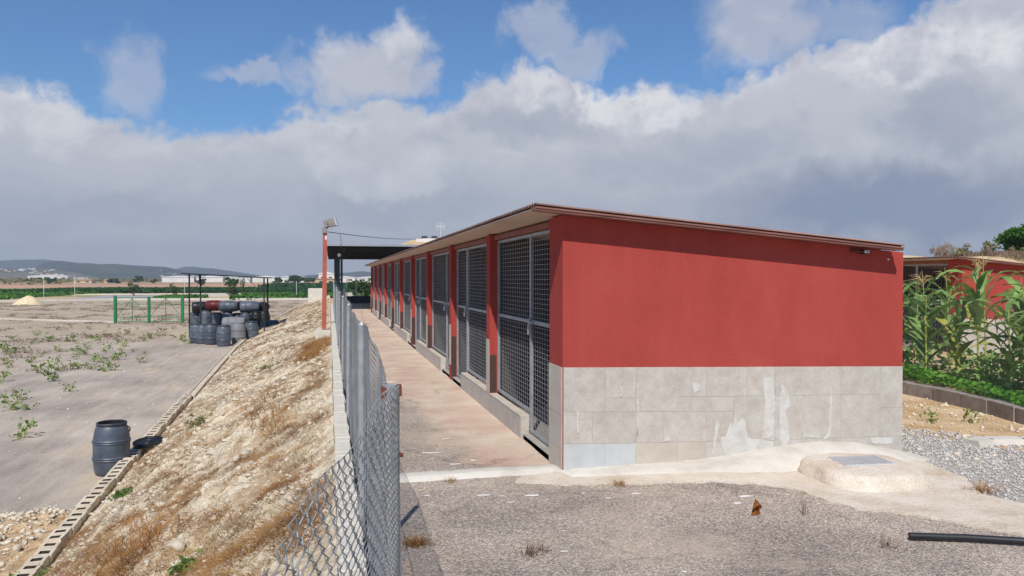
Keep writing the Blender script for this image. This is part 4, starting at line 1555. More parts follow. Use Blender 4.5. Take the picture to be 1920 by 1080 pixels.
# ------------------------------------------------------------------ metal frame shelter over the barrels
pg = empty('metal_shelter', (-5.2, 42.8, -1.42))
tag(pg, 'thin black steel shelter frame with flat roof over the barrels', 'shelter')
for (x, y, h) in ((-6.98, 41.77, 3.30), (-3.26, 40.88, 3.14), (-6.98, 45.26, 3.30), (-3.27, 43.35, 3.12)):
    b = MB()
    b.box(x + 5.2 - .035, x + 5.2 + .035, y - 42.8 - .035, y - 42.8 + .035, -.1, h)
    b.build('shelter_post', M['steel_dark'], pg)
b = MB()
b.add([(-2.12, -1.3, 3.315), (2.10, -2.2, 3.10), (2.14, .9, 3.09), (-2.12, 2.8, 3.315), (-2.12, -1.3, 3.37), (2.10, -2.2, 3.155), (2.14, .9, 3.145), (-2.12, 2.8, 3.37)],
      [(3, 2, 1, 0), (4, 5, 6, 7), (0, 1, 5, 4), (1, 2, 6, 5), (2, 3, 7, 6), (3, 0, 4, 7)])
b.build('shelter_roof', M['steel_dark'], pg)
b = MB()
for pts, r_ in (([(-1.76, -1.03, 1.35), (-1.05, -1.15, .55)], .02), ([(-1.3, -1.0, 3.31), (-1.3, -1.0, 2.95)], .03), ([(-1.76, -1.03, 2.2), (-1.0, -1.15, 3.26)], .012), ([(1.92, -1.92, 2.2), (1.1, -1.7, 3.10)], .012)):
    b = MB()
    b.tube(pts, r_, 5)
    b.build('brace', M['steel_dark'], pg)

# ------------------------------------------------------------------ barrels
BP = [(.235, .0), (.262, .015), (.285, .09), (.299, .255), (.302, .262), (.316, .270), (.316, .282), (.303, .290), (.303, .298), (.316, .306), (.316, .318), (.303, .326), (.304, .34), (.306, .55), (.304, .562), (.317, .570), (.317, .582), (.304, .590), (.304, .598), (.317, .606), (.317, .618), (.304, .626), (.301, .64), (.29, .74), (.268, .83), (.245, .875), (.240, .882)]


def barrel_parts():
    b = MB()
    b.lathe(BP, 24, close=False)
    b.add([(.235 * math.cos(a), .235 * math.sin(a), 0) for a in np.linspace(0, 2 * math.pi, 24, endpoint=False)], [list(range(23, -1, -1))])
    body = b
    rim = MB()
    rim.lathe([(.238, .880), (.252, .886), (.254, .93), (.240, .936), (.228, .93), (.228, .885)], 24, close=False)
    lid = MB()
    lid.lathe([(.227, .90), (.227, .912), (.15, .916), (.0005, .916)], 24, close=False)
    for q in (.13, -.13):
        lid.lathe([(.045, .914), (.045, .938), (.03, .942)], 10, (q, 0.02, 0))
    return body, rim, lid


_b, _r, _l = barrel_parts()
BM = {}
for k in ('barrel', 'barrel_black', 'barrel_red', 'barrel_pale'):
    BM[k] = (_b.mesh('body', M[k], True), _r.mesh('rim', M['lid' if k == 'barrel' else k], True), _l.mesh('lid', M['lid' if k == 'barrel' else k], False))


def barrel(x, y, z, label, kind='barrel', rot=(0, 0, 0), s=1.0, group='barrels heaped under the metal shelter', lid=True):
    o = empty('barrel', (x, y, z), rot)
    o.scale = (s, s, s)
    tag(o, label, 'barrel', group)
    bm = BM[kind]
    link('body', bm[0], o)
    link('rim', bm[1], o)
    if lid:
        link('lid', bm[2], o)
    return o


def up(x, y, label, kind='barrel', s=1.0, z=None):
    return barrel(x, y, (ground_z(x, y) if z is None else z) - .01, label, kind, (random.uniform(-.03, .03), random.uniform(-.04, .04), random.uniform(0, 6)), s)


def lying(x, y, z, yaw, label, kind='barrel', s=1.0, tilt=0.0):
    # axis horizontal; (x,y,z) is the middle of the barrel
    d = Vector((math.cos(yaw) * math.cos(tilt), math.sin(yaw) * math.cos(tilt), math.sin(tilt)))
    p = Vector((x, y, z)) - d * .465 * s
    e = d.to_track_quat('Z', 'Y').to_euler()
    return barrel(p.x, p.y, p.z, label, kind, tuple(e), s)


zf = float(zyard(38.5))
up(-6.28, 39.3, 'leftmost upright barrel in the front row of the heap', s=1.0)
up(-5.93, 38.9, 'second upright barrel from the left in the front row', s=1.02)
up(-5.48, 38.5, 'third upright barrel from the left in the front row', s=1.06)
up(-4.80, 37.6, 'upright barrel standing farthest forward of the heap', s=1.05)
up(-4.25, 38.6, 'pale weathered upright barrel right of the foremost one', 'barrel_pale', s=1.1)
up(-3.72, 39.2, 'rightmost upright barrel in the front row against the bank', s=1.1)
lying(-4.66, 40.2, zf + .88, R(-4), 'pale barrel lying across the tops behind the front row', 'barrel_pale', 1.12)
up(-5.3, 41.2, 'upright barrel hidden under the pale lying barrel', s=1.0, z=zf - .35)
up(-4.2, 41.0, 'upright barrel hidden at the right under the pale lying barrel', s=1.0, z=zf - .35)
up(-6.0, 41.0, 'black upright barrel between the two rows at the left', 'barrel_black', s=.9, z=zf - .15)
zb_ = -1.30
up(-7.62, 47.9, 'leftmost barrel of the back row', s=1.1, z=zb_)
up(-7.05, 47.5, 'wide barrel second from the left in the back row', s=1.2, z=zb_)
up(-6.40, 47.4, 'third barrel from the left in the back row', s=1.06, z=zb_)
up(-5.82, 47.4, 'fourth barrel from the left in the back row under the grey lying one', s=1.08, z=zb_)
up(-5.30, 47.6, 'narrow barrel fifth from the left in the back row', s=1.0, z=zb_)
up(-4.83, 47.2, 'sixth barrel from the left in the back row', s=1.06, z=zb_)
up(-4.18, 46.9, 'black barrel with a pale mark second from the right in the back row', 'barrel_black', s=1.12, z=zb_)
up(-3.74, 47.0, 'black barrel at the right end of the back row', 'barrel_black', s=1.14, z=zb_)
lying(-7.35, 47.6, zb_ + 1.30, R(10), 'black barrel lying on the left end of the back row', 'barrel_black', 1.0)
lying(-6.55, 47.4, zb_ + 1.38, R(-6), 'dark red barrel lying on top of the heap', 'barrel_red', 1.0)
lying(-5.75, 47.3, zb_ + 1.33, R(-3), 'grey barrel lying on top right of the red one', 'barrel', 1.1)
lying(-5.2, 48.1, zb_ + 1.33, R(80), 'black barrel seen end on between the two grey barrels on top', 'barrel_black', .9)
lying(-4.58, 47.2, zb_ + 1.29, R(3), 'rightmost grey barrel lying on top of the heap', 'barrel', 1.15)
lying(-3.9, 48.0, zb_ + 1.25, R(70), 'black barrel lying at the right rear top of the heap', 'barrel_black', .95)
lying(-3.22, 43.9, float(zyard(43.6)) + .42, R(14), 'single barrel lying on the bank right of the heap', 'barrel', 1.02, tilt=.16)

# the open barrel in the foreground and its lid
fb = barrel(-3.86, 15.1, ground_z(-3.86, 15.1), 'open blue grey barrel standing alone beside the brick strip', 'barrel', (0.0, 0.012, 0.4), 1.0, None, False)
b = MB()
b.lathe([(.225, .925), (.222, .60), (.0005, .60)], 24, close=False)
b.build('lining', M['barrel_black'], fb, smooth=True)
b = MB()
b.tube([(.24, -.05, .84), (.285, -.07, .82), (.30, -.02, .77), (.295, .03, .72)], .012, 6)
b.build('handle', M['lid'], fb)
ld = empty('barrel_cover', (-3.40, 15.85, -1.485), (R(7), R(-4), 0))
tag(ld, 'loose black barrel lid resting on the bank beside the open barrel', 'barrel lid')
b = MB()
b.lathe([(.235, 0), (.27, .005), (.272, .06), (.25, .066), (.235, .04), (.12, .04), (.11, .055), (.0005, .055)], 24, close=False)
b.build('cover_disc', M['barrel_black'], ld, smooth=False)
b = MB()
b.lathe([(.05, .054), (.05, .075), (.03, .078)], 10, (.02, .0, 0))
b.build('bung', M['lid'], ld)

# sand heap
sx, sy = np.meshgrid(np.linspace(-2.9, 2.9, 40), np.linspace(-2.2, 2.2, 30))
rr = np.hypot(sx / 2.4, sy / 1.7)
sz = 1.25 * np.clip(1 - rr, 0, 1) ** .85 + .3 * np.clip(1 - np.hypot((sx - 1.3) / 1.5, sy / 1.4), 0, 1) + .18 * (fbm(sx * 1.2 + 5, sy * 1.2, 71) - .5) * (rr < 1.2) - .06
o = link('sand_heap', np_mesh('sand_heap', np.stack([sx * .66, sy * .8, sz * .92], -1).reshape(-1, 3), grid_faces(40, 30), M['sand'], True), None, (-33.6, 97.5, -1.38))
tag(o, 'heap of yellow sand at the left back of the yard', 'sand heap')
# ================================================================== RIGHT GARDEN
kp = [(8.05, 12.2), (8.27, 10.9), (8.32, 9.75), (8.30, 9.1), (8.22, 8.45), (8.10, 7.85), (7.95, 7.25), (7.72, 6.6), (7.4, 5.9), (7.0, 5.2)]
kerb = empty('garden_kerb', (8.2, 8.5, 0))
tag(kerb, 'curved kerb of grey concrete blocks round the corn bed', 'kerb')
Sx = [0]
for a, c in zip(kp[:-1], kp[1:]):
    Sx.append(Sx[-1] + math.dist(a, c))


def kat(s):
    return float(np.interp(s, Sx, [q[0] for q in kp])), float(np.interp(s, Sx, [q[1] for q in kp]))


kb_me = []
for q in range(4):
    b = MB()
    b.cbox(-.075, .075, -.262, .262, -.15, .165, .008, .005)
    kb_me.append(b.mesh('concrete_block', M['kerb_block']))
s = 0.27
while s < Sx[-1] - .27:
    x, y = kat(s)
    x2, y2 = kat(s + .15)
    a = math.atan2(-(x2 - x), (y2 - y))
    link('concrete_block', random.choice(kb_me), kerb, (x - 8.2, y - 8.5, random.uniform(-.006, .006)), (0, 0, a + random.uniform(-.015, .015)))
    s += .540
# raised bed
bed = [(x + .06, y) for x, y in kp] + [(14, 4.2), (14, 13.0)]
poly_sheet('garden_bed', bed, .10, M['dirt'], label='raised earth bed with corn behind the block kerb', sub=.3, jit=.0, thick=.1)
# garden wire fence standing on the kerb
gf = empty('garden_fence', (8.3, 8.5, .16))
tag(gf, 'thin wire mesh fence standing along the block kerb', 'fence')
ss = np.linspace(.3, Sx[-1] - .1, 60)
path = [(kat(q)[0] + .02, kat(q)[1], 0) for q in ss]
V, F = chain_link(path, .17, 1.45, r=.0011, barb=False)
child_world(link('wire_mesh', np_mesh('wire_mesh', V, F, M['link']), gf), gf)
for q in (.6, 6.3):
    b = MB()
    x, y = kat(q)
    b.tube([(x + .03, y, .1), (x + .03, y, 1.5)], .016, 8)
    child_world(b.build('post', M['galv'], gf), gf)


# ---- corn
def corn_leaf(L, wd, droop, twist, seed):
    rnd = random.Random(seed)
    n = 9
    V, F = [], []
    p = Vector((0.0, 0, 0))
    ang = R(62)
    for i in range(n):
        t = i / (n - 1)
        w = wd * (math.sin(math.pi * min(1, .12 + .88 * t) ** .75) * .9 + .06) * (1 if t < .98 else .1)
        fold = .35 * w
        tw = twist * t + .25 * math.sin(t * 6 + seed)
        c, s_ = math.cos(tw), math.sin(tw)
        for k, (oy, oz) in enumerate(((-w, fold), (0, 0), (w, fold))):
            yy = oy * c - oz * s_
            zz = oy * s_ + oz * c + .012 * math.sin(t * 14 + k * 2 + seed)
            V.append((p.x, p.y + yy, p.z + zz))
        st = L / (n - 1)
        p = p + Vector((math.cos(ang) * st, .03 * rnd.uniform(-1, 1), math.sin(ang) * st))
        ang -= droop * (0.35 + t * 1.3) / (n - 1)
    for i in range(n - 1):
        for k in range(2):
            a = i * 3 + k
            F.append((a, a + 1, a + 4, a + 3))
    b = MB()
    b.add(V, F)
    return b.mesh('leaf', M['corn'], True)


LEAVES = [corn_leaf(random.uniform(.64, .95), random.uniform(.028, .046), R(random.uniform(80, 165)), random.uniform(-.9, .9), k) for k in range(10)]
LEAF_Y = mat('corn_leaf_yellow', [(128, 142, 58), (160, 164, 74), (176, 170, 92)], 3, 4, 0.5, rnd=.12, trans=.3)


def tassel_mesh(seed):
    rnd = random.Random(seed)
    b = MB()
    b.tube([(0, 0, 0), (.01, 0, .14), (.015, .01, .30)], [.006, .006, .003], 5)
    for k in range(7):
        a = rnd.uniform(0, 6.28)
        z = rnd.uniform(.04, .14)
        l = rnd.uniform(.14, .22)
        b.tube([(0, 0, z), (math.cos(a) * l * .4, math.sin(a) * l * .4, z + l * .5), (math.cos(a) * l * .9, math.sin(a) * l * .9, z + l * .45)], [.005, .006, .002], 4)
    return b.mesh('tassel', M['tassel'])


TAS = [tassel_mesh(k) for k in range(3)]


def corn(x, y, h, label, nleaf=9, tas=True, yellow=False, seed=0, bare=0.0, group='corn plants in the garden bed'):
    rnd = random.Random(seed * 31 + 5)
    o = empty('corn_plant', (x, y, .09), (rnd.uniform(-.06, .06), rnd.uniform(-.06, .06), rnd.uniform(0, 6.28)))
    tag(o, label, 'corn plant', group)
    hs_ = h - (.28 if tas else .12)
    b = MB()
    b.tube([(0, 0, 0), (.008, .006, hs_ * .33), (-.006, .008, hs_ * .66), (0, 0, hs_)], [.016, .015, .012, .006], 7)
    for k in range(7):
        z = hs_ * (k + .5) / 7.5
        b.tube([(0, 0, z - .008), (0, 0, z + .008)], .0185 - .001 * k, 7)
    b.build('stalk', M['corn_stalk'], o)
    a = rnd.uniform(0, 6.28)
    nleaf += 2
    for k in range(nleaf):
        t = bare + (1 - bare) * (k + .4) / nleaf
        z = hs_ * (.10 + .86 * t)
        sc = (.75 + .5 * math.sin(math.pi * min(1, t * .9 + .08))) * rnd.uniform(.85, 1.1)
        lf = link('leaf', rnd.choice(LEAVES), o, (0, 0, z), (rnd.uniform(-.2, .2), rnd.uniform(-.15, .25), a), (sc, sc * rnd.uniform(1.0, 1.35), sc))
        if yellow and t < .5:
            lf.material_slots[0].link = 'OBJECT'
            lf.material_slots[0].material = LEAF_Y
        a += math.pi + rnd.uniform(-.6, .6)
    if tas:
        link('tassel', rnd.choice(TAS), o, (0, 0, hs_ - .01), (0, 0, rnd.uniform(0, 6)), 1.0)
    return o


CORN = [
    (9.25, 10.9, 1.62, 'leafy green corn plant nearest the red kennel corner', 12, True, False, 0.0),
    (9.75, 11.1, 1.70, 'leafy corn plant second from the kennel corner', 11, True, False, 0.0),
    (8.95, 9.95, 1.45, 'short bushy corn plant close to the kerb near the kennel', 11, False, False, 0.0),
    (10.2, 10.8, 1.78, 'corn plant with a tassel before the mesh gate of the second kennel', 10, True, True, 0.1),
    (9.05, 9.05, 1.92, 'tall bare stalked corn plant with the highest tassel', 7, True, True, 0.45),
    (10.1, 9.95, 1.98, 'tall thin corn plant with a ragged tassel against the red wall', 6, True, True, 0.4),
    (9.4, 8.75, 1.55, 'yellowing corn plant right of the tallest one', 9, False, True, 0.15),
    (9.2, 8.2, 1.62, 'broad leaved corn plant at the right edge of the bed', 11, False, False, 0.1),
    (9.7, 8.0, 1.72, 'dense corn plant farthest right in the bed', 12, False, False, 0.0),
    (10.4, 8.6, 1.70, 'corn plant in the second row at the right', 10, True, False, 0.1),
    (9.35, 7.45, 1.55, 'green corn plant cut by the right edge of the view', 11, False, False, 0.0),
    (11.1, 10.3, 1.6, 'corn plant at the back of the bed in the middle', 9, True, False, 0.1),
    (11.0, 11.6, 1.55, 'corn plant at the back left of the bed', 10, False, False, 0.0),
    (10.6, 7.7, 1.6, 'corn plant at the back right of the bed', 11, False, False, 0.0),
    (9.15, 9.55, 1.30, 'small yellow green corn plant left of the tallest one', 9, False, True, 0.05),
    (8.85, 7.75, 1.35, 'dark leafy corn plant right against the fence wire', 11, False, False, 0.0),
]
CORN += [
    (9.9, 11.9, 1.66, 'corn plant before the dark mesh at the far left of the bed', 11, True, False, 0.0),
    (10.0, 9.2, 1.55, 'corn plant half hidden behind the tallest tassel', 10, False, True, 0.0),
    (8.75, 10.55, 1.50, 'pale green corn plant touching the kennel edge beside the kerb', 12, False, False, 0.0),
    (9.35, 10.35, 1.72, 'lush corn plant behind the pale green one at the kerb', 12, True, False, 0.0),
    (9.55, 7.75, 1.78, 'tallest leafy corn plant at the right edge of the view', 12, False, False, 0.0),
    (8.95, 8.45, 1.30, 'low spreading corn plant right of the tallest tassel', 10, False, False, 0.0),
    (8.75, 7.3, 1.5, 'arching corn plant nearest the kerb at the right edge', 12, False, False, 0.0),
]
for k, (x, y, h, lb, nl, ts, yl, br_) in enumerate(CORN):
    corn(x, y, h, lb, nl, ts, yl, k, br_)


# ---- leaf scatter helpers (many leaf-sized faces)
def leaf_cloud(C, size, rng, flat=0.0, aspect=1.6):
    """C (n,3) centres; returns V,F of folded diamond leaves"""
    n = len(C)
    d = rng.normal(size=(n, 3))
    d[:, 2] = d[:, 2] * (1 - flat) + 0.15
    d /= np.linalg.norm(d, axis=1)[:, None]
    r = rng.normal(size=(n, 3))
    if flat:
        r[:, 2] *= (1 - flat)
    u = np.cross(d, r)
    u /= np.linalg.norm(u, axis=1)[:, None] + 1e-9
    nn = np.cross(d, u)
    s = (size * rng.uniform(.6, 1.3, n))[:, None]
    a = C - d * s * aspect * .5
    b_ = C + d * s * aspect * .5
    l = C + u * s * .5 + nn * s * .12
    r_ = C - u * s * .5 + nn * s * .12
    V = np.stack([a, r_, b_, l], 1).reshape(-1, 3)
    F = np.arange(n * 4).reshape(n, 4)
    return V, F


def blobs_points(centers, radii, n, rng, shell=.55):
    idx = rng.choice(len(centers), n, p=np.array([r[0] * r[1] * r[2] for r in radii]) ** .67 / sum((r[0] * r[1] * r[2]) ** .67 for r in radii))
    d = rng.normal(size=(n, 3))
    d /= np.linalg.norm(d, axis=1)[:, None]
    q = (shell + (1 - shell) * rng.uniform(0, 1, n)) ** 1.0
    return np.array(centers)[idx] + d * np.array(radii)[idx] * q[:, None]


# low bright ground cover along the kerb
n = 9000
s = RNG.uniform(.2, Sx[-1] - .3, n)
dd = RNG.gamma(1.6, .33, n)
K = np.array([kat(q) for q in s])
hh = .30 * np.clip((K[:, 1] - 6.3) / 4.0, .35, 1.0) * np.exp(-(dd / .9) ** 2) * (0.55 + .9 * fbm(K[:, 0] * 1.3 + dd, K[:, 1] * 1.3, 81))
keep = fbm((K[:, 0] + dd) * 1.1, K[:, 1] * 1.1, 82) > .34 + .12 * np.clip((9.2 - K[:, 1]) / 3, 0, 1)
C = np.stack([K[:, 0] + .09 + dd, K[:, 1], .10 + hh * RNG.uniform(.3, 1, n)], -1)[keep]
V, F = leaf_cloud(C, .05, RNG, .55, 1.3)
o = link('ground_cover', np_mesh('ground_cover', V, F, M['leaf2']))
tag(o, 'low bright green ground cover growing along the block kerb', 'ground cover', None, 'stuff')
# taller weedy growth at the foot of the corn
n = 5200
cx_ = RNG.uniform(8.8, 12.2, n)
cy_ = RNG.uniform(6.6, 12.4, n)
f_ = fbm(cx_ * 1.1, cy_ * 1.1, 83)
C = np.stack([cx_, cy_, .10 + RNG.uniform(0, 1, n) * .75 * np.clip(f_ - .35, 0, 1) * 2.2], -1)[f_ > .47]
V, F = leaf_cloud(C, .065, RNG, .3, 1.8)
o = link('weedy_undergrowth', np_mesh('weedy_undergrowth', V, F, M['corn']))
tag(o, 'tangled green undergrowth among the corn stalks', 'undergrowth', None, 'stuff')


# ---- trees and shrubs
def tree(name, loc, h, crown, leafmat, nleaf, lsize, label, cat='tree', trunk_r=.12, group=None, seed=0, bare=False, trunk_h=.35):
    rng = np.random.default_rng(seed + 100)
    o = empty(name, loc)
    tag(o, label, cat, group)
    b = MB()
    th = h * trunk_h
    b.tube([(0, 0, -.3), (rng.uniform(-.05, .05) * h, 0, th * .6), (0.02 * h, .01 * h, th)], [trunk_r, trunk_r * .8, trunk_r * .6], 7)
    cs, rs = [], []
    nl = crown[3]
    for k in range(nl):
        a = rng.uniform(0, 6.28)
        q = rng.uniform(.15, .75)
        c = (math.cos(a) * crown[0] * q, math.sin(a) * crown[1] * q, th + (h - th) * rng.uniform(.12, .86))
        cs.append(c)
        r = rng.uniform(.28, .46)
        rs.append((crown[0] * r, crown[1] * r, (h - th) * r * .62))
        b.tube([(0.02 * h, .01 * h, th * rng.uniform(.6, 1)), (c[0] * .5, c[1] * .5, (th + c[2]) * .5), c], [trunk_r * .4, trunk_r * .25, trunk_r * .08], 5, cap=False)
    b.build('trunk', M['bark'], o)
    if bare:
        tw = MB()
        for k in range(nleaf):
            c = cs[k % nl]
            p = Vector(c) + Vector(rng.normal(size=3)) * crown[0] * .12
            d = Vector((rng.normal() * .5, rng.normal() * .5, abs(rng.normal()) * .9 + .3)) * crown[0] * .35
            tw.tube([p - d * .4, p + d * .2, p + d * .6 + Vector((rng.normal() * .1, rng.normal() * .1, 0)) * crown[0]], [.012, .009, .004], 3, cap=False)
        tw.build('crown', M['twig'], o)
    else:
        P = blobs_points(cs, rs, nleaf, rng)
        V, F = leaf_cloud(P, lsize, rng, 0.0, 1.5)
        link('crown', np_mesh('crown', V, F, leafmat), o)
    return o


tree('broad_tree', (36.6, 33.6, 2.5), 2.0, (1.7, 1.6, 1.0, 12), M['tree_bright'], 2400, .14, 'bright green tree at the right edge above the second kennel', seed=1, trunk_h=.25)
SH = [(29.9, 32.6, 1.05, 'low bare shrub leftmost on the hillside above the kennel roof', True), (31.1, 33.2, 1.25, 'bare grey shrub with upright twigs on the hillside', True),
      (32.2, 33.4, 1.35, 'olive green shrub above the corner of the second kennel', False), (33.0, 32.6, 1.0, 'small twiggy shrub right of the olive green one', True),
      (33.9, 33.2, 1.55, 'tall sparse shrub left of the bright green tree', False), (34.7, 31.8, .9, 'low grey brush under the bright green tree', True),
      (32.8, 31.0, .8, 'dry grey brush low on the hillside slope', True), (36.4, 31.5, 1.0, 'dry brush right below the bright green tree', True)]
M['olive'] = mat('olive_leaf', [(104, 104, 66), (130, 126, 84), (150, 144, 100)], 1.0, 4, .8, coords='World', trans=.2)


def hill_z(x, y):
    return 2.75 * min(1, max(0, (y - 21) / 10)) ** .8 * min(1, max(0, (x - 13) / 9)) + min(1, max(0, (x - 29) / 12)) * .35


for k, (x, y, h, lb, bare) in enumerate(SH):
    h *= .56
    tree('shrub', (x, y, hill_z(x, y) - .1), h, (h * .7, h * .7, 1, 9), M['olive'], 420 if not bare else 150, .075, lb, 'shrub', .03, 'shrubs on the dry hillside', k, bare, .12)
n = 5000
gx_ = RNG.uniform(32, 42, n)
gy_ = RNG.uniform(26.5, 35, n)
keep = fbm(gx_ * .7, gy_ * .7, 85) > .42
gz_ = np.array([hill_z(a, c) for a, c in zip(gx_, gy_)])


def blades(x, y, z, hgt, lean, rng, wid=.006, per=1):
    """thin bent blades, two triangles-and-a-tip each"""
    n = len(x)
    a = rng.uniform(0, 6.283, n)
    ln = lean * rng.uniform(.3, 1.4, n)
    hh = hgt * rng.uniform(.5, 1.3, n)
    wx, wy = -np.sin(a) * wid, np.cos(a) * wid
    mx, my = x + np.cos(a) * ln * hh * .45, y + np.sin(a) * ln * hh * .45
    tx_, ty_ = x + np.cos(a) * ln * hh * 1.1, y + np.sin(a) * ln * hh * 1.1
    dz = np.clip(1 - .25 * ln, .3, 1)
    V = np.stack([np.stack([x - wx, y - wy, z], -1), np.stack([x + wx, y + wy, z], -1),
                  np.stack([mx + wx * .8, my + wy * .8, z + hh * .62 * dz], -1), np.stack([mx - wx * .8, my - wy * .8, z + hh * .62 * dz], -1),
                  np.stack([tx_ + wx * .15, ty_ + wy * .15, z + hh * dz], -1), np.stack([tx_ - wx * .15, ty_ - wy * .15, z + hh * dz], -1)], 1).reshape(-1, 3)
    i = np.arange(n)[:, None] * 6
    F = np.concatenate([i + np.array([0, 1, 2, 3]), i + np.array([3, 2, 4, 5])])
    return V, F


def tufts(cx, cy, per, spread_, rng):
    n = len(cx)
    k = np.repeat(np.arange(n), per)
    return cx[k] + rng.normal(size=n * per) * spread_, cy[k] + rng.normal(size=n * per) * spread_


tx_, ty_ = tufts(gx_[keep], gy_[keep], 4, .15, RNG)
tz_ = np.array([hill_z(a, c) for a, c in zip(tx_, ty_)])
V, F = blades(tx_, ty_, tz_ - .05, .26, .7, RNG, .012)
o = link('dry_brush', np_mesh('dry_brush', V, F, M['dry3']))
tag(o, 'grey dry brush covering the hillside crest', 'dry brush', None, 'stuff')

# ================================================================== BANK: STONES AND DRY GRASS
_ico = bmesh.new()
bmesh.ops.create_icosphere(_ico, subdivisions=1, radius=1)
ICO_V = np.array([v.co[:] for v in _ico.verts])
ICO_F = np.array([[v.index for v in f.verts] for f in _ico.faces])
_ico.free()


def rocks(x, y, z, size, rng, flat=.65):
    n = len(x)
    V = ICO_V[None] * (1 + rng.uniform(-.38, .34, (n, len(ICO_V), 1)))
    sc = np.stack([size * rng.uniform(.7, 1.3, n), size * rng.uniform(.6, 1.1, n), size * flat * rng.uniform(.7, 1.2, n)], -1)
    V = V * sc[:, None, :]
    a = rng.uniform(0, 6.283, n)
    c, s_ = np.cos(a)[:, None], np.sin(a)[:, None]
    X = V[..., 0] * c - V[..., 1] * s_ + x[:, None]
    Y = V[..., 0] * s_ + V[..., 1] * c + y[:, None]
    Z = V[..., 2] + z[:, None]
    VV = np.stack([X, Y, Z], -1).reshape(-1, 3)
    FF = (ICO_F[None] + (np.arange(n) * len(ICO_V))[:, None, None]).reshape(-1, 3)
    return VV, FF


def bank_xy(n, rng, ymin=3.2, ymax=60, p=2.0):
    y = ymin + (ymax - ymin) * rng.uniform(0, 1, n) ** p
    u = rng.uniform(.04, .98, n)
    tx = toe(y)
    return tx + (0.03 - tx) * u, y


x, y = bank_xy(13000, RNG)
sz = .006 + .021 * RNG.pareto(2.6, len(x)).clip(0, 2.4) * .7
sz *= np.clip(y / 9, .6, 1.6)
V, F = rocks(x, y, emb_z(x, y) + sz * .15, sz, RNG)
o = link('rubble', np_mesh('rubble', V, F, M['stone']))
tag(o, 'small pale rubble strewn over the bank', 'rubble', None, 'stuff')
x = RNG.uniform(-6.8, -3.75, 5200)
y = RNG.uniform(8.6, 13.5, 5200)
keep = (13.4 - y - .45 * abs(x + 4.3)) > -.2
x, y = x[keep], y[keep]
sz = .008 + .02 * RNG.pareto(2.6, len(x)).clip(0, 2.4)
V, F = rocks(x, y, spill_z(x, y) + sz * .2, sz, RNG)
o = link('rubble', np_mesh('rubble', V, F, M['stone']))
tag(o, 'loose earth clods and stones on the spill by the brick strip', 'rubble', None, 'stuff')
# larger single stones
big = []
rv = random.Random(11)
STM = []
for k in range(5):
    v, f = rocks(np.zeros(1), np.zeros(1), np.zeros(1), np.ones(1), np.random.default_rng(k + 50), .7)
    STM.append(np_mesh('stone', v, f, M['stone']))
for k in range(46):
    y = 4.2 + 22 * rv.random() ** 1.5
    u = rv.uniform(.06, .94)
    tx = float(toe(y))
    x = tx + (0.0 - tx) * u
    s_ = rv.uniform(.04, .095)
    o = link('stone', rv.choice(STM), None, (x, y, float(emb_z(np.array([x]), np.array([y]))[0]) + s_ * .15), (rv.uniform(-.4, .4), rv.uniform(-.4, .4), rv.uniform(0, 6)), s_)
    tag(o, 'pale limestone lump lying among the dry grass of the bank', 'stone', 'pale stones on the bank')
for k in range(26):
    y = rv.uniform(9.2, 12.6)
    x = rv.uniform(-5.6, -3.85)
    s_ = rv.uniform(.035, .085)
    o = link('stone', rv.choice(STM), None, (x, y, float(spill_z(np.array([x]), np.array([y]))[0]) + s_ * .2), (rv.uniform(-.4, .4), rv.uniform(-.4, .4), rv.uniform(0, 6)), s_)
    tag(o, 'rough stone lying on the broken earth left of the brick strip', 'stone', 'stones on the spilled earth')


def dry(name, label, matn, thr, seed, n, per, hgt, lean, sp):
    x, y = bank_xy(n, RNG, 3.4, 70, 1.7)
    f = fbm(x * 1.1, y * .75, seed, 4) * .6 + fbm(x * 4, y * 3.2, seed + 9, 3) * .4
    k = f > thr
    x, y = x[k], y[k]
    bx, by = tufts(x, y, per, sp, RNG)
    ok = (bx > toe(by) + .02) & (bx < .02) & (by > 2.4) & (by < 85)
    bx, by = bx[ok], by[ok]
    V, F = blades(bx, by, emb_z(bx, by) - .01, hgt, lean, RNG, .0026)
    o = link(name, np_mesh(name, V, F, M[matn]))
    return tag(o, label, 'dry grass', None, 'stuff')


dry('dry_grass', 'matted rusty brown dry grass on the bank', 'dry1', .505, 201, 13000, 38, .045, 2.6, .05)
dry('dry_grass', 'straw coloured dry grass on the bank', 'dry2', .525, 231, 6000, 22, .06, 1.8, .05)
dry('dry_grass', 'grey brown dead stalks on the bank', 'dry3', .53, 261, 9000, 24, .055, 1.8, .06)
# taller dry clumps by the footing block and along the block wall
cx_ = np.concatenate([RNG.uniform(-.75, -.05, 70), RNG.uniform(-1.2, -.6, 8), RNG.uniform(-2.1, -1.4, 8)])
cy_ = np.concatenate([RNG.uniform(17.5, 22.8, 70), RNG.uniform(9.5, 13, 8), RNG.uniform(7.0, 8.4, 8)])
bx, by = tufts(cx_, cy_, 46, .09, RNG)
ok = bx < .02
bx, by = bx[ok], by[ok]
V, F = blades(bx, by, emb_z(bx, by) - .01, .20, 1.1, RNG, .0035)
o = link('dry_grass', np_mesh('dry_grass', V, F, M['dry1']))
tag(o, 'taller rusty dry grass clumps beside the block wall and footing', 'dry grass', None, 'stuff')
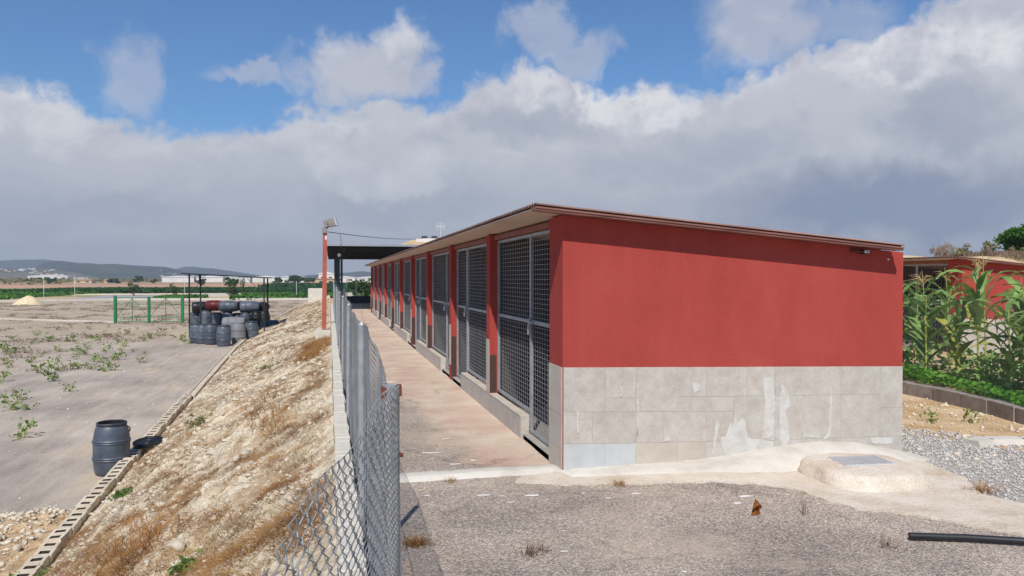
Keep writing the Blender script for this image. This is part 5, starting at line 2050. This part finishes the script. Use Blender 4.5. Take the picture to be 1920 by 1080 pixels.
# a few green clumps on the bank
for k, (x, y, h, lb) in enumerate([(-1.55, 21.0, .22, 'grey green clump on the bank below the footing block'), (-2.3, 15.0, .14, 'olive green clump low on the bank'),
                                   (-1.05, 6.3, .07, 'fresh green tuft on the near bank'), (-2.9, 12.0, .09, 'green tuft beside the brick strip'), (-3.3, 9.6, .16, 'dark green tuft at the near end of the brick strip')]):
    rg = np.random.default_rng(k + 300)
    n = 140
    C = np.stack([rg.normal(size=n) * h * .9, rg.normal(size=n) * h * 1.1, np.abs(rg.normal(size=n)) * h * .45], -1)
    V, F = leaf_cloud(C, .04, rg, .2, 2.2)
    o = link('green_tuft', np_mesh('green_tuft', V, F, M['olive' if k < 2 else 'leaf']), None, (x, y, float(emb_z(np.array([x]), np.array([y]))[0])))
    tag(o, lb, None, None, 'stuff')

# ================================================================== YARD WEEDS
WP = []
for k in range(4):
    rg = random.Random(k + 40)
    st, lv = MB(), []
    C, D = [], []
    for q in range(9 + k):
        a = rg.uniform(0, 6.28)
        l = rg.uniform(.12, .30)
        p = Vector((math.cos(a) * l, math.sin(a) * l, rg.uniform(.06, .36)))
        st.tube([(0, 0, 0), (p.x * .5, p.y * .5, p.z * .8), p], [.005, .004, .003], 4, cap=False)
        for e in range(5):
            c = p * rg.uniform(.55, 1.1) + Vector((rg.gauss(0, .04), rg.gauss(0, .04), rg.gauss(.01, .02)))
            C.append(c)
    V, F = leaf_cloud(np.array(C), .062, np.random.default_rng(k + 60), .35, 1.3)
    WP.append((st.mesh('stem', M['corn_stalk']), np_mesh('leaves', V, F, M['leaf'])))


def weed(x, y, s, z=None, label='low broad leaved green weed growing out of the grey yard', group='weeds scattered over the yard'):
    k = random.randrange(4)
    o = empty('weed', (x, y, ground_z(x, y) if z is None else z), (0, 0, random.uniform(0, 6.28)))
    o.scale = (s, s, s * random.uniform(.8, 1.1))
    tag(o, label, 'weed', group)
    link('stem', WP[k][0], o)
    link('leaves', WP[k][1], o)
    return o


WEEDS = [(-11.39, 31.21), (-10.27, 27.71), (-9.8, 30.88), (-8.78, 30.38), (-8.65, 32.2), (-7.82, 29.75), (-8.36, 23.81), (-7.61, 22.2), (-6.51, 18.67), (-8.69, 27.38), (-7.51, 25.0), (-8.89, 40.66), (-7.07, 31.87), (-8.18, 32.95), (-7.46, 29.67), (-11.12, 32.71), (-9.37, 36.04), (-13.41, 41.56), (-12.41, 41.36), (-10.38, 35.24), (-8.81, 42.04), (-7.24, 40.33), (-13.12, 36.8), (-13.56, 36.89), (-14.94, 44.73), (-13.7, 40.32), (-15.04, 41.88), (-11.28, 41.13), (-9.26, 38.22), (-8.94, 45.22), (-10.79, 45.67), (-10.46, 37.33), (-11.36, 36.44), (-9.77, 29.47), (-8.02, 22.14)]
for x, y in WEEDS:
    weed(x, y, random.uniform(.7, 1.25))
rv = random.Random(99)
for k in range(60):
    y = rv.uniform(26, 52)
    x = rv.uniform(-.44 * y - 1, -5.0 - .06 * y)
    if -8 < x < -2.5 and y > 36:
        continue
    weed(x, y, rv.uniform(.3, .7), label='tiny weed among the scattered growth on the yard', group='tiny weeds over the yard')
weed(-6.55, 38.9, .9, label='green weed at the foot of the leftmost front barrel')
# faint dry scrub over the far half of the yard
n = 2600
x = RNG.uniform(-40, -3.2, n)
y = RNG.uniform(30, 104, n)
keep = (x > -.5 * y + 2) & (x < toe(y) - .5) & (fbm(x * .3, y * .3, 91) > .49) & ~((x > -8.3) & (y < 50))
bx, by = tufts(x[keep], y[keep], 26, .22, RNG)
zz = zyard(by) - .01
V, F = blades(bx, by, zz, .13, 1.2, RNG, .014)
o = link('dry_scrub', np_mesh('dry_scrub', V, F, M['dry3']))
tag(o, 'thin dry scrub over the far part of the yard', 'dry scrub', None, 'stuff')

# ================================================================== FAR CROPS, TREES, BUILDINGS
def crop_rows(name, x0, x1, y0, y1, h, rows, per, size, m, label, z=-1.3):
    rng = np.random.default_rng(int(abs(x0) * 3 + y0))
    ry = np.repeat(np.linspace(y0, y1, rows), per)
    n = len(ry)
    X = rng.uniform(x0, x1, n)
    C = np.stack([X, ry + rng.normal(size=n) * .5, z + np.abs(rng.uniform(.05, 1, n)) * h * (.75 + .5 * fbm(X * .15, ry * .15, 95))], -1)
    V, F = leaf_cloud(C, size, rng, .2, 1.5)
    o = link(name, np_mesh(name, V, F, m))
    return tag(o, label, 'crop', None, 'stuff')


crop_rows('orchard_rows', -66, 12, 164, 222, .38, 20, 1500, .5, M['vine_dark'], 'long dark green orchard strip beyond the yard')
crop_rows('vineyard_rows', -86, -44, 118, 205, .3, 30, 520, .45, M['vine'], 'yellow green vineyard at the far left')
crop_rows('vineyard_rows', -13.5, 0.5, 112, 132, .5, 10, 900, .3, M['vine'], 'bright green vines behind the yard right of the barrels')
crop_rows('vineyard_rows', -24, -18, 116, 124, .4, 4, 300, .3, M['vine'], 'green strip of vines behind the green gate')
crop_rows('orchard_rows', -22, 60, 255, 340, .7, 14, 1500, .7, M['vine_dark'], 'dark orchard belt under the distant white sheds')
crop_rows('hedge_rows', 2.2, 30, 70, 76, 1.6, 3, 900, .3, M['tree'], 'ragged green hedge beyond the low dark wall', -1.2)

FT = [(-32.1, 139.5, 3.4, 2.2, 'bushy green tree behind the middle of the green gate'), (-25.1, 137.8, 2.9, 1.9, 'small green tree behind the right half of the green gate'),
      (-13.8, 118.0, 3.6, 2.2, 'round green tree rising behind the barrel heap'), (-12.6, 119.5, 4.6, 1.2, 'thin upright tree just right of the round one behind the barrels'),
      (-17.5, 378, 8.5, 8.5, 'large dark tree clump right of the metal shelter'), (-24, 380, 5.5, 6, 'dark tree left of the large clump'), (-10, 376, 5.5, 6, 'dark tree right of the large clump'),
      (-96.5, 430, 7.5, 4.6, 'dark round tree in the brown field'), (-110, 434, 4.5, 6, 'flat topped dark tree in the brown field'), (-88, 425, 4.5, 3, 'small dark tree right of the dark round one'),
      (-128, 400, 6, 6, 'dark tree at the edge of the scrub field'), (-137, 405, 5.5, 6, 'second dark tree at the edge of the scrub field'), (-150, 396, 5.5, 7, 'third dark tree at the edge of the scrub field'),
      (-46, 300, 5, 4, 'dark tree beyond the orchard strip'), (-37, 315, 6, 5, 'dark tree beyond the orchard seen in the shelter'), (-31, 260, 4, 3.2, 'small tree in front of the white greenhouses'),
      (6.0, 90, 3.2, 2.6, 'leafy tree beyond the low dark wall'), (3.6, 84, 2.6, 2.0, 'small tree left beyond the low dark wall')]
for k, (x, y, h, w, lb) in enumerate(FT):
    if y > 200:
        h, w = h * .55, w * .68
    elif y > 100:
        h, w = h * .70, w * .56
    tree('tree', (x, y, -1.35), h, (w, w, 1, 9), M['tree'], 420 if y > 200 else 700, w * .16 if y > 200 else w * .11, lb, 'tree', .15, 'trees out on the plain', k + 20, False, .18)
rv = random.Random(5)
n = 2200
X = RNG.uniform(-330, -105, n)
Y = RNG.uniform(360, 900, n)
keep = (fbm(X * .02, Y * .02, 97) > .5) & (X > -.39 * Y)
C = np.stack([X, Y, -1.2 + RNG.uniform(0, 1.6, n)], -1)[keep]
idx = np.repeat(np.arange(len(C)), 12)
P = C[idx] + RNG.normal(size=(len(idx), 3)) * np.array([1.6, 1.6, .5])
V, F = leaf_cloud(P, 1.0, RNG, .1, 1.3)
o = link('scrub', np_mesh('scrub', V, F, M['olive']))
tag(o, 'dark scrub dotting the brown fields far left', 'scrub', None, 'stuff')


def shed(name, x, y, w, d, h, label, group, m='white_wall', roof=True, win=0, z=-1.3, rot=0.0, cat='building'):
    o = empty(name, (x, y, z), (0, 0, rot))
    tag(o, label, cat, group)
    b = MB()
    b.box(-w / 2, w / 2, -d / 2, d / 2, -2, h)
    b.build('wall', M[m], o)
    if roof:
        r_ = MB()
        r_.prism([(-w / 2 - .3, h + .005), (w / 2 + .3, h + .005), (w / 2 + .3, h + .3), (0, h + h * .3), (-w / 2 - .3, h + .3)], -d / 2 - .3, d / 2 + .3)
        r_.build('roof', M['plastic_white' if m == 'white_wall' else 'rooftile'], o)
    for k in range(win):
        q = MB()
        xx = -w / 2 + w * (k + .5) / win
        q.box(xx - w / win * .2, xx + w / win * .2, -d / 2 - .06, -d / 2 - .005, h * .35, h * .68)
        q.build('window', M['window'], o)
    return o


# white sheds along the horizon
shed('warehouse', -322, 1010, 42, 24, 5.2, 'long white warehouse at the foot of the left hill', 'distant white sheds', win=5)
shed('warehouse', -281, 985, 16, 16, 2.6, 'low white shed right of the long warehouse', 'distant white sheds', win=2)
shed('warehouse', -392, 1000, 42, 20, 3.2, 'low pale shed at the far left edge', 'distant white sheds', win=3)
for k, (x, w, lb) in enumerate([(-99, 20, 'leftmost white greenhouse seen through the metal shelter'), (-79, 17, 'second white greenhouse seen through the metal shelter'), (-61, 16, 'third white greenhouse seen through the metal shelter'),
                                (-43, 17, 'white greenhouse behind the right posts of the metal shelter'), (-25, 15, 'white greenhouse left of the large tree clump'), ]):
    shed('greenhouse', x, 560, w, 20, 3.4, lb, 'white greenhouses on the plain', cat='greenhouse')
for k, (x, w, h, lb) in enumerate([(-2, 10, 5.5, 'tall white block right of the large tree clump'), (10, 13, 3.2, 'white shed just left of the red pole'), (26, 18, 3.0, 'white shed seen between pole and canopy posts'),
                                   (46, 18, 3.0, 'white shed right of the canopy posts'), (70, 24, 2.8, 'white shed left of the kennel corner'), (100, 26, 2.8, 'white shed hidden mostly by the kennel')]):
    shed('warehouse', x, 520 + k * 6, w, 14, h, lb, 'white sheds under the canopy', win=2)
shed('farmhouse', -1.5, 340, 8, 6, 2.4, 'small cream farmhouse below the white block', 'farm buildings on the plain', 'tan_wall', win=2)
shed('farmhouse', -133, 470, 9, 8, 1.7, 'low tan farm building in the brown field', 'farm buildings on the plain', 'tan_wall', win=2)
shed('farmhouse', -122, 480, 6, 7, 1.7, 'small tan hut right of the low tan farm building', 'farm buildings on the plain', 'tan_wall', win=1)
# village houses on the foothill and the hill flanks
VH = []
rv = random.Random(17)
for k in range(34):
    a, t = rv.uniform(-20.6, -16.9), rv.uniform(-.8, -.15)
    e = float(np.interp(a, [-21.51, -20.42, -19.58, -18.73, -17.57, -16.38, -14.6], [.69, .70, .6, .72, .66, .45, 0]))
    d = 1750 + t * 220
    VH.append((d * math.sin(R(a)), d * math.cos(R(a)), -1.4 + 1750 * math.tan(R(e)) * (1 - abs(t) ** 1.5) - .4))
for k in range(16):
    a, t = rv.uniform(-11.5, -8.6), rv.uniform(-.95, -.5)
    e = float(np.interp(a, [-11.32, -10.65, -10.15, -9.65, -8.97, -7.93], [.85, .77, .62, .48, .33, 0]))
    d = 2200 + t * 420
    VH.append((d * math.sin(R(a)), d * math.cos(R(a)), -1.4 + 2200 * math.tan(R(e)) * (1 - abs(t) ** 1.5) - .4))
for x, y, z in VH:
    w = rv.uniform(4, 8)
    o = empty('village_house', (x, y, z))
    tag(o, 'tiny pale village house on the distant slope', 'house', 'village houses on the far slopes')
    b = MB()
    b.box(-w / 2, w / 2, -4, 4, -6, rv.uniform(.8, 2.2))
    b.build('wall', M['white_wall' if rv.random() < .6 else 'tan_wall'], o)
# thin utility poles
for k, (x, y, h, lb) in enumerate([(-42.5, 130, 3.4, 'thin pale pole left of the sand heap'), (-38.5, 131, 3.4, 'thin pale pole behind the sand heap'), (-27.6, 160, 3.0, 'thin pale pole seen through the metal shelter'), (-4.6, 113, 2.6, 'pale post among the vines')]):
    b = MB()
    b.tube([(0, 0, -.2), (0, 0, h)], [.035, .03], 6)
    o = b.build('utility_pole', M['plastic_white'], None, (x, y, -1.35))
    tag(o, lb, 'pole', 'thin poles on the plain')

# ================================================================== FOREGROUND RIGHT: chamber, pipe, litter
def chamber():
    o = empty('inspection_chamber', (4.43, 5.62, 0))
    tag(o, 'rounded cream concrete inspection chamber by the wall corner', 'inspection chamber')
    n = 48
    prof = [(1.04, -.03), (1.02, .01), (.98, .04), (.945, .07), (.91, .095), (.87, .108), (.82, .115), (.5, .119), (.0005, .121)]
    V = []
    rg = np.random.default_rng(4)
    for r, z in prof:
        for k in range(n):
            a = 2 * math.pi * k / n
            e = 3.0
            q = (abs(math.cos(a)) ** e + abs(math.sin(a)) ** e) ** (-1 / e)
            w = 1 + .03 * math.sin(3 * a + 1) + rg.uniform(-.008, .008)
            w += .025 * math.sin(7 * a + z * 30) * (r > .7) + rg.uniform(-.01, .01)
            xx = .47 * r * q * math.cos(a) * w
            yy = .46 * r * q * math.sin(a) * w
            V.append((xx, yy, z + rg.uniform(-.005, .005) * (z > 0)))
    F = []
    for i in range(len(prof) - 1):
        for k in range(n):
            F.append((i * n + k, i * n + (k + 1) % n, (i + 1) * n + (k + 1) % n, (i + 1) * n + k))
    me = np_mesh('chamber_body', np.array(V), np.array(F), M['apron'], True)
    o.rotation_euler = (0, 0, R(-6))
    link('chamber_body', me, o)
    b = MB()
    b.cbox(-.27, .19, -.135, .17, .10, .127, .006)
    for k in range(11):
        b.box(-.25 + k * .040, -.236 + k * .040, -.12, .155, .1265, .1305)
    b.build('cover', M['lidplate'], o, (.06, .05, 0))


chamber()
b = MB()
pts = [(3.66, 4.20), (3.80, 4.15), (4.0, 4.08), (4.25, 3.965), (4.5, 3.84), (4.9, 3.62), (5.4, 3.3), (6.0, 2.8)]
b.tube([(x, y, .024) for x, y in pts], .022, 14, cap=False)
b.tube([(x, y, .024) for x, y in pts[:2]], .017, 14, cap=True)
o = b.build('black_pipe', M['black_pipe'], smooth=True)
tag(o, 'black plastic pipe lying on the asphalt at the right', 'pipe')

# curled dead leaf
b = MB()
rg = random.Random(2)
gv = []
for i in range(7):
    for j in range(5):
        u, v = i / 6, j / 4 - .5
        w = .05 * math.sin(math.pi * min(1, u * .95 + .05)) * (1 + .3 * math.sin(u * 9))
        gv.append((v * 2 * w + .008 * math.sin(u * 8), .02 * u + .03 * math.cos(v * 5) * u + .012 * math.sin(u * 5), .01 + .10 * u - .035 * abs(v) * 2 + rg.uniform(-.004, .004)))
b.add(gv, [(i * 5 + j, i * 5 + j + 1, i * 5 + j + 6, i * 5 + j + 5) for i in range(6) for j in range(4)])
lx = (2.974, 4.85)
o = b.build('dead_leaf', M['leaf_dead'], None, (2.98, 4.90, .0), (0, .15, .3))
tag(o, 'curled orange brown dead leaf standing on the asphalt', 'leaf')


def dry_weed(x, y, h, lb, seed, m='dry1', n=40, z=0.0, wid=.0022, lean=.9, sp=.03):
    rg = np.random.default_rng(seed)
    bx, by = rg.normal(size=n) * sp, rg.normal(size=n) * sp
    V, F = blades(bx, by, np.full(n, -.004), h, lean, rg, wid)
    o = link('dry_weed', np_mesh('dry_weed', V, F, M[m]), None, (x, y, z))
    return tag(o, lb, 'weed', 'dry weeds rooted in the asphalt')


dry_weed(1.20, 4.52, .09, 'straggly brown dry weed in the middle of the near asphalt', 1, 'dry3', 50)
dry_weed(1.29, 4.55, .06, 'small brown weed sprig beside the straggly one', 2, 'dry3', 24)
dry_weed(0.53, 4.87, .05, 'flat orange moss clump by the fence', 3, 'dry1', 160, lean=2.0, sp=.035)
dry_weed(3.32, 4.83, .16, 'upright grey dry sprig at the edge of the cream apron', 4, 'dry3', 12, lean=.3, sp=.012)
dry_weed(3.45, 4.13, .07, 'small dry weed left of the black pipe', 5, 'dry3', 36)
dry_weed(2.30, 5.88, .05, 'tiny orange weed at the edge of the concrete strip', 6, 'dry1', 60)
dry_weed(0.99, 6.30, .05, 'tiny yellow green weed on the white strip', 7, 'dry2', 40)
dry_weed(5.05, 5.02, .10, 'dry rusty weed at the foot of the chamber', 8, 'dry1', 90, lean=1.4, sp=.05)
for k, (x, y, lb) in enumerate([(6.9, 7.6, 'small green weed in the tan dirt right of the gravel'), (7.75, 6.55, 'green weed at the foot of the block kerb'), (7.4, 7.5, 'sparse green weed in the middle of the tan dirt')]):
    weed(x, y, .45, -.01, lb, 'weeds in the tan dirt')

# gravel stones on the strip
n = 15000
x = RNG.uniform(4.7, 8.4, n)
y = RNG.uniform(3.4, 8.2, n)
keep = (y > 4.9 - .55 * (x - 4.6) + .12) & (y < 7.5 - 1.35 * np.clip(x - 6.2, 0, 9) + .25 * np.sin(x * 5)) & ~((x < 5.44) & (y > 6.34)) & ~((x < 5.25) & (y > 5.05))
x, y = x[keep], y[keep]
sz = RNG.uniform(.006, .016, len(x))
V, F = rocks(x, y, -.010 + sz * .35, sz, RNG, .8)
o = link('gravel', np_mesh('gravel', V, F, M['gravel']))
tag(o, 'pale crushed gravel beside the kennel corner', 'gravel', None, 'stuff')
# stray grit on the dirt and asphalt
n = 2600
x = RNG.uniform(5.6, 9, n)
y = RNG.uniform(5.5, 12, n)
keep = x < np.interp(y, [q[1] for q in kp[::-1]], [q[0] for q in kp[::-1]]) - .1
sz = .006 + .012 * RNG.pareto(3, n).clip(0, 3)
V, F = rocks(x[keep], y[keep], -.014 + sz[keep] * .3, sz[keep], RNG, .7)
o = link('grit', np_mesh('grit', V, F, M['stone']))
tag(o, 'stray stones over the tan dirt beside the kerb', 'grit', None, 'stuff')
n = 500
x = RNG.uniform(.3, 5, n)
y = RNG.uniform(3.4, 7.5, n)
keep = ~((x > 1.9) & (y > 5.2)) & (y > 3.2)
sz = RNG.uniform(.002, .007, n)
V, F = rocks(x[keep], y[keep], -.006 + sz[keep] * .4, sz[keep], RNG, .7)
o = link('grit', np_mesh('grit', V, F, M['stone']))
tag(o, 'loose grit over the near asphalt', 'grit', None, 'stuff')
n = 5000
y = 9 + 36 * RNG.uniform(0, 1, n) ** 1.4
x = -3.9 - RNG.uniform(0, 1, n) ** 1.6 * (.42 * y + 2)
keep = fbm(x * .5, y * .35, 111) > .47
x, y = x[keep], y[keep]
sz = (.004 + .007 * RNG.pareto(3, len(x)).clip(0, 3)) * np.clip(y / 14, .8, 1.5)
V, F = rocks(x, y, zyard(y) + sz * .2, sz, RNG, .6)
o = link('grit', np_mesh('grit', V, F, M['stone']))
tag(o, 'scattered grit and small stones over the grey yard', 'grit', None, 'stuff')
# white concrete edge beyond the gravel
b = MB()
pts = [(6.35, 6.45), (6.6, 6.5), (6.95, 6.42), (7.3, 6.15), (7.6, 5.7)]
for (x0, y0), (x1, y1) in zip(pts[:-1], pts[1:]):
    d = Vector((x1 - x0, y1 - y0)).normalized()
    nn = Vector((-d.y, d.x)) * .10
    b.add([(x0 - nn.x, y0 - nn.y, -.02), (x1 - nn.x, y1 - nn.y, -.02), (x1 + nn.x, y1 + nn.y, -.02), (x0 + nn.x, y0 + nn.y, -.02),
           (x0 - nn.x * .8, y0 - nn.y * .8, .05), (x1 - nn.x * .8, y1 - nn.y * .8, .05), (x1 + nn.x * .8, y1 + nn.y * .8, .05), (x0 + nn.x * .8, y0 + nn.y * .8, .05)],
          [(4, 5, 6, 7), (0, 1, 5, 4), (2, 3, 7, 6), (3, 0, 4, 7), (1, 2, 6, 5)])
o = b.build('concrete_edge', M['white_conc'])
tag(o, 'low pale concrete edge between gravel and tan dirt', 'edging')

# splashes of white paint and mortar on the asphalt
rv = random.Random(23)
SP = [(1.18, 5.86, .10, .03), (1.30, 5.80, .05, .02), (1.55, 5.76, .11, .035), (.74, 5.95, .06, .02), (2.35, 5.62, .08, .03), (2.1, 5.55, .04, .025), (3.15, 5.35, .11, .04), (1.33, 5.62, .06, .02), (1.95, 5.72, .05, .02),
      (1.42, 4.53, .05, .022), (2.0, 4.05, .03, .022), (3.0, 5.2, .07, .03), (.95, 7.4, .2, .04), (.7, 9.6, .35, .06), (1.1, 6.9, .12, .03), (1.3, 7.0, .06, .05), (.6, 8.1, .22, .05), (1.2, 8.0, .1, .03), (.9, 12.6, .3, .1), (.55, 7.0, .05, .05)]
for k in range(16):
    a, r_ = rv.uniform(0, 6.28), abs(rv.gauss(0, .16))
    SP.append((1.72 + math.cos(a) * r_ * 1.5, 4.98 + math.sin(a) * r_, rv.uniform(.01, .045), rv.uniform(.005, .013)))
b = MB()
for k, (x, y, rx, ry) in enumerate(SP):
    m = 14
    pts = []
    rx, ry = rx * .6, ry * .75
    for q in range(m):
        a = 2 * math.pi * q / m
        s_ = rv.uniform(.5, 1.2)
        pts.append((x + rx * math.cos(a) * s_, y + ry * math.sin(a) * s_, -.0055 + .00003 * k))
    b.add(pts, [list(range(m))])
o = b.build('paint_splashes', M['paint'])
tag(o, 'white paint and mortar splashes dried on the asphalt', 'splashes', None, 'stuff')

# ================================================================== AIR
HAZE = True
if HAZE:
    b = MB()
    b.box(-3700, 3700, -110, 4150, -4.2, 150)
    hm = bpy.data.materials.new('haze_air')
    hm.use_nodes = True
    t = hm.node_tree
    t.nodes.clear()
    ho = t.nodes.new('ShaderNodeOutputMaterial')
    hv = t.nodes.new('ShaderNodeVolumePrincipled')
    hv.inputs['Color'].default_value = (0.75, 0.86, 1.0, 1)
    hv.inputs['Density'].default_value = 0.00033
    hv.inputs['Anisotropy'].default_value = 0.2
    t.links.new(hv.outputs[0], ho.inputs['Volume'])
    o = b.build('haze', hm)
    tag(o, 'pale haze in the air over the plain', None, None, 'stuff')
SC.cycles.volume_bounces = 0
SC.cycles.max_bounces = 8
SC.cycles.use_denoising = True
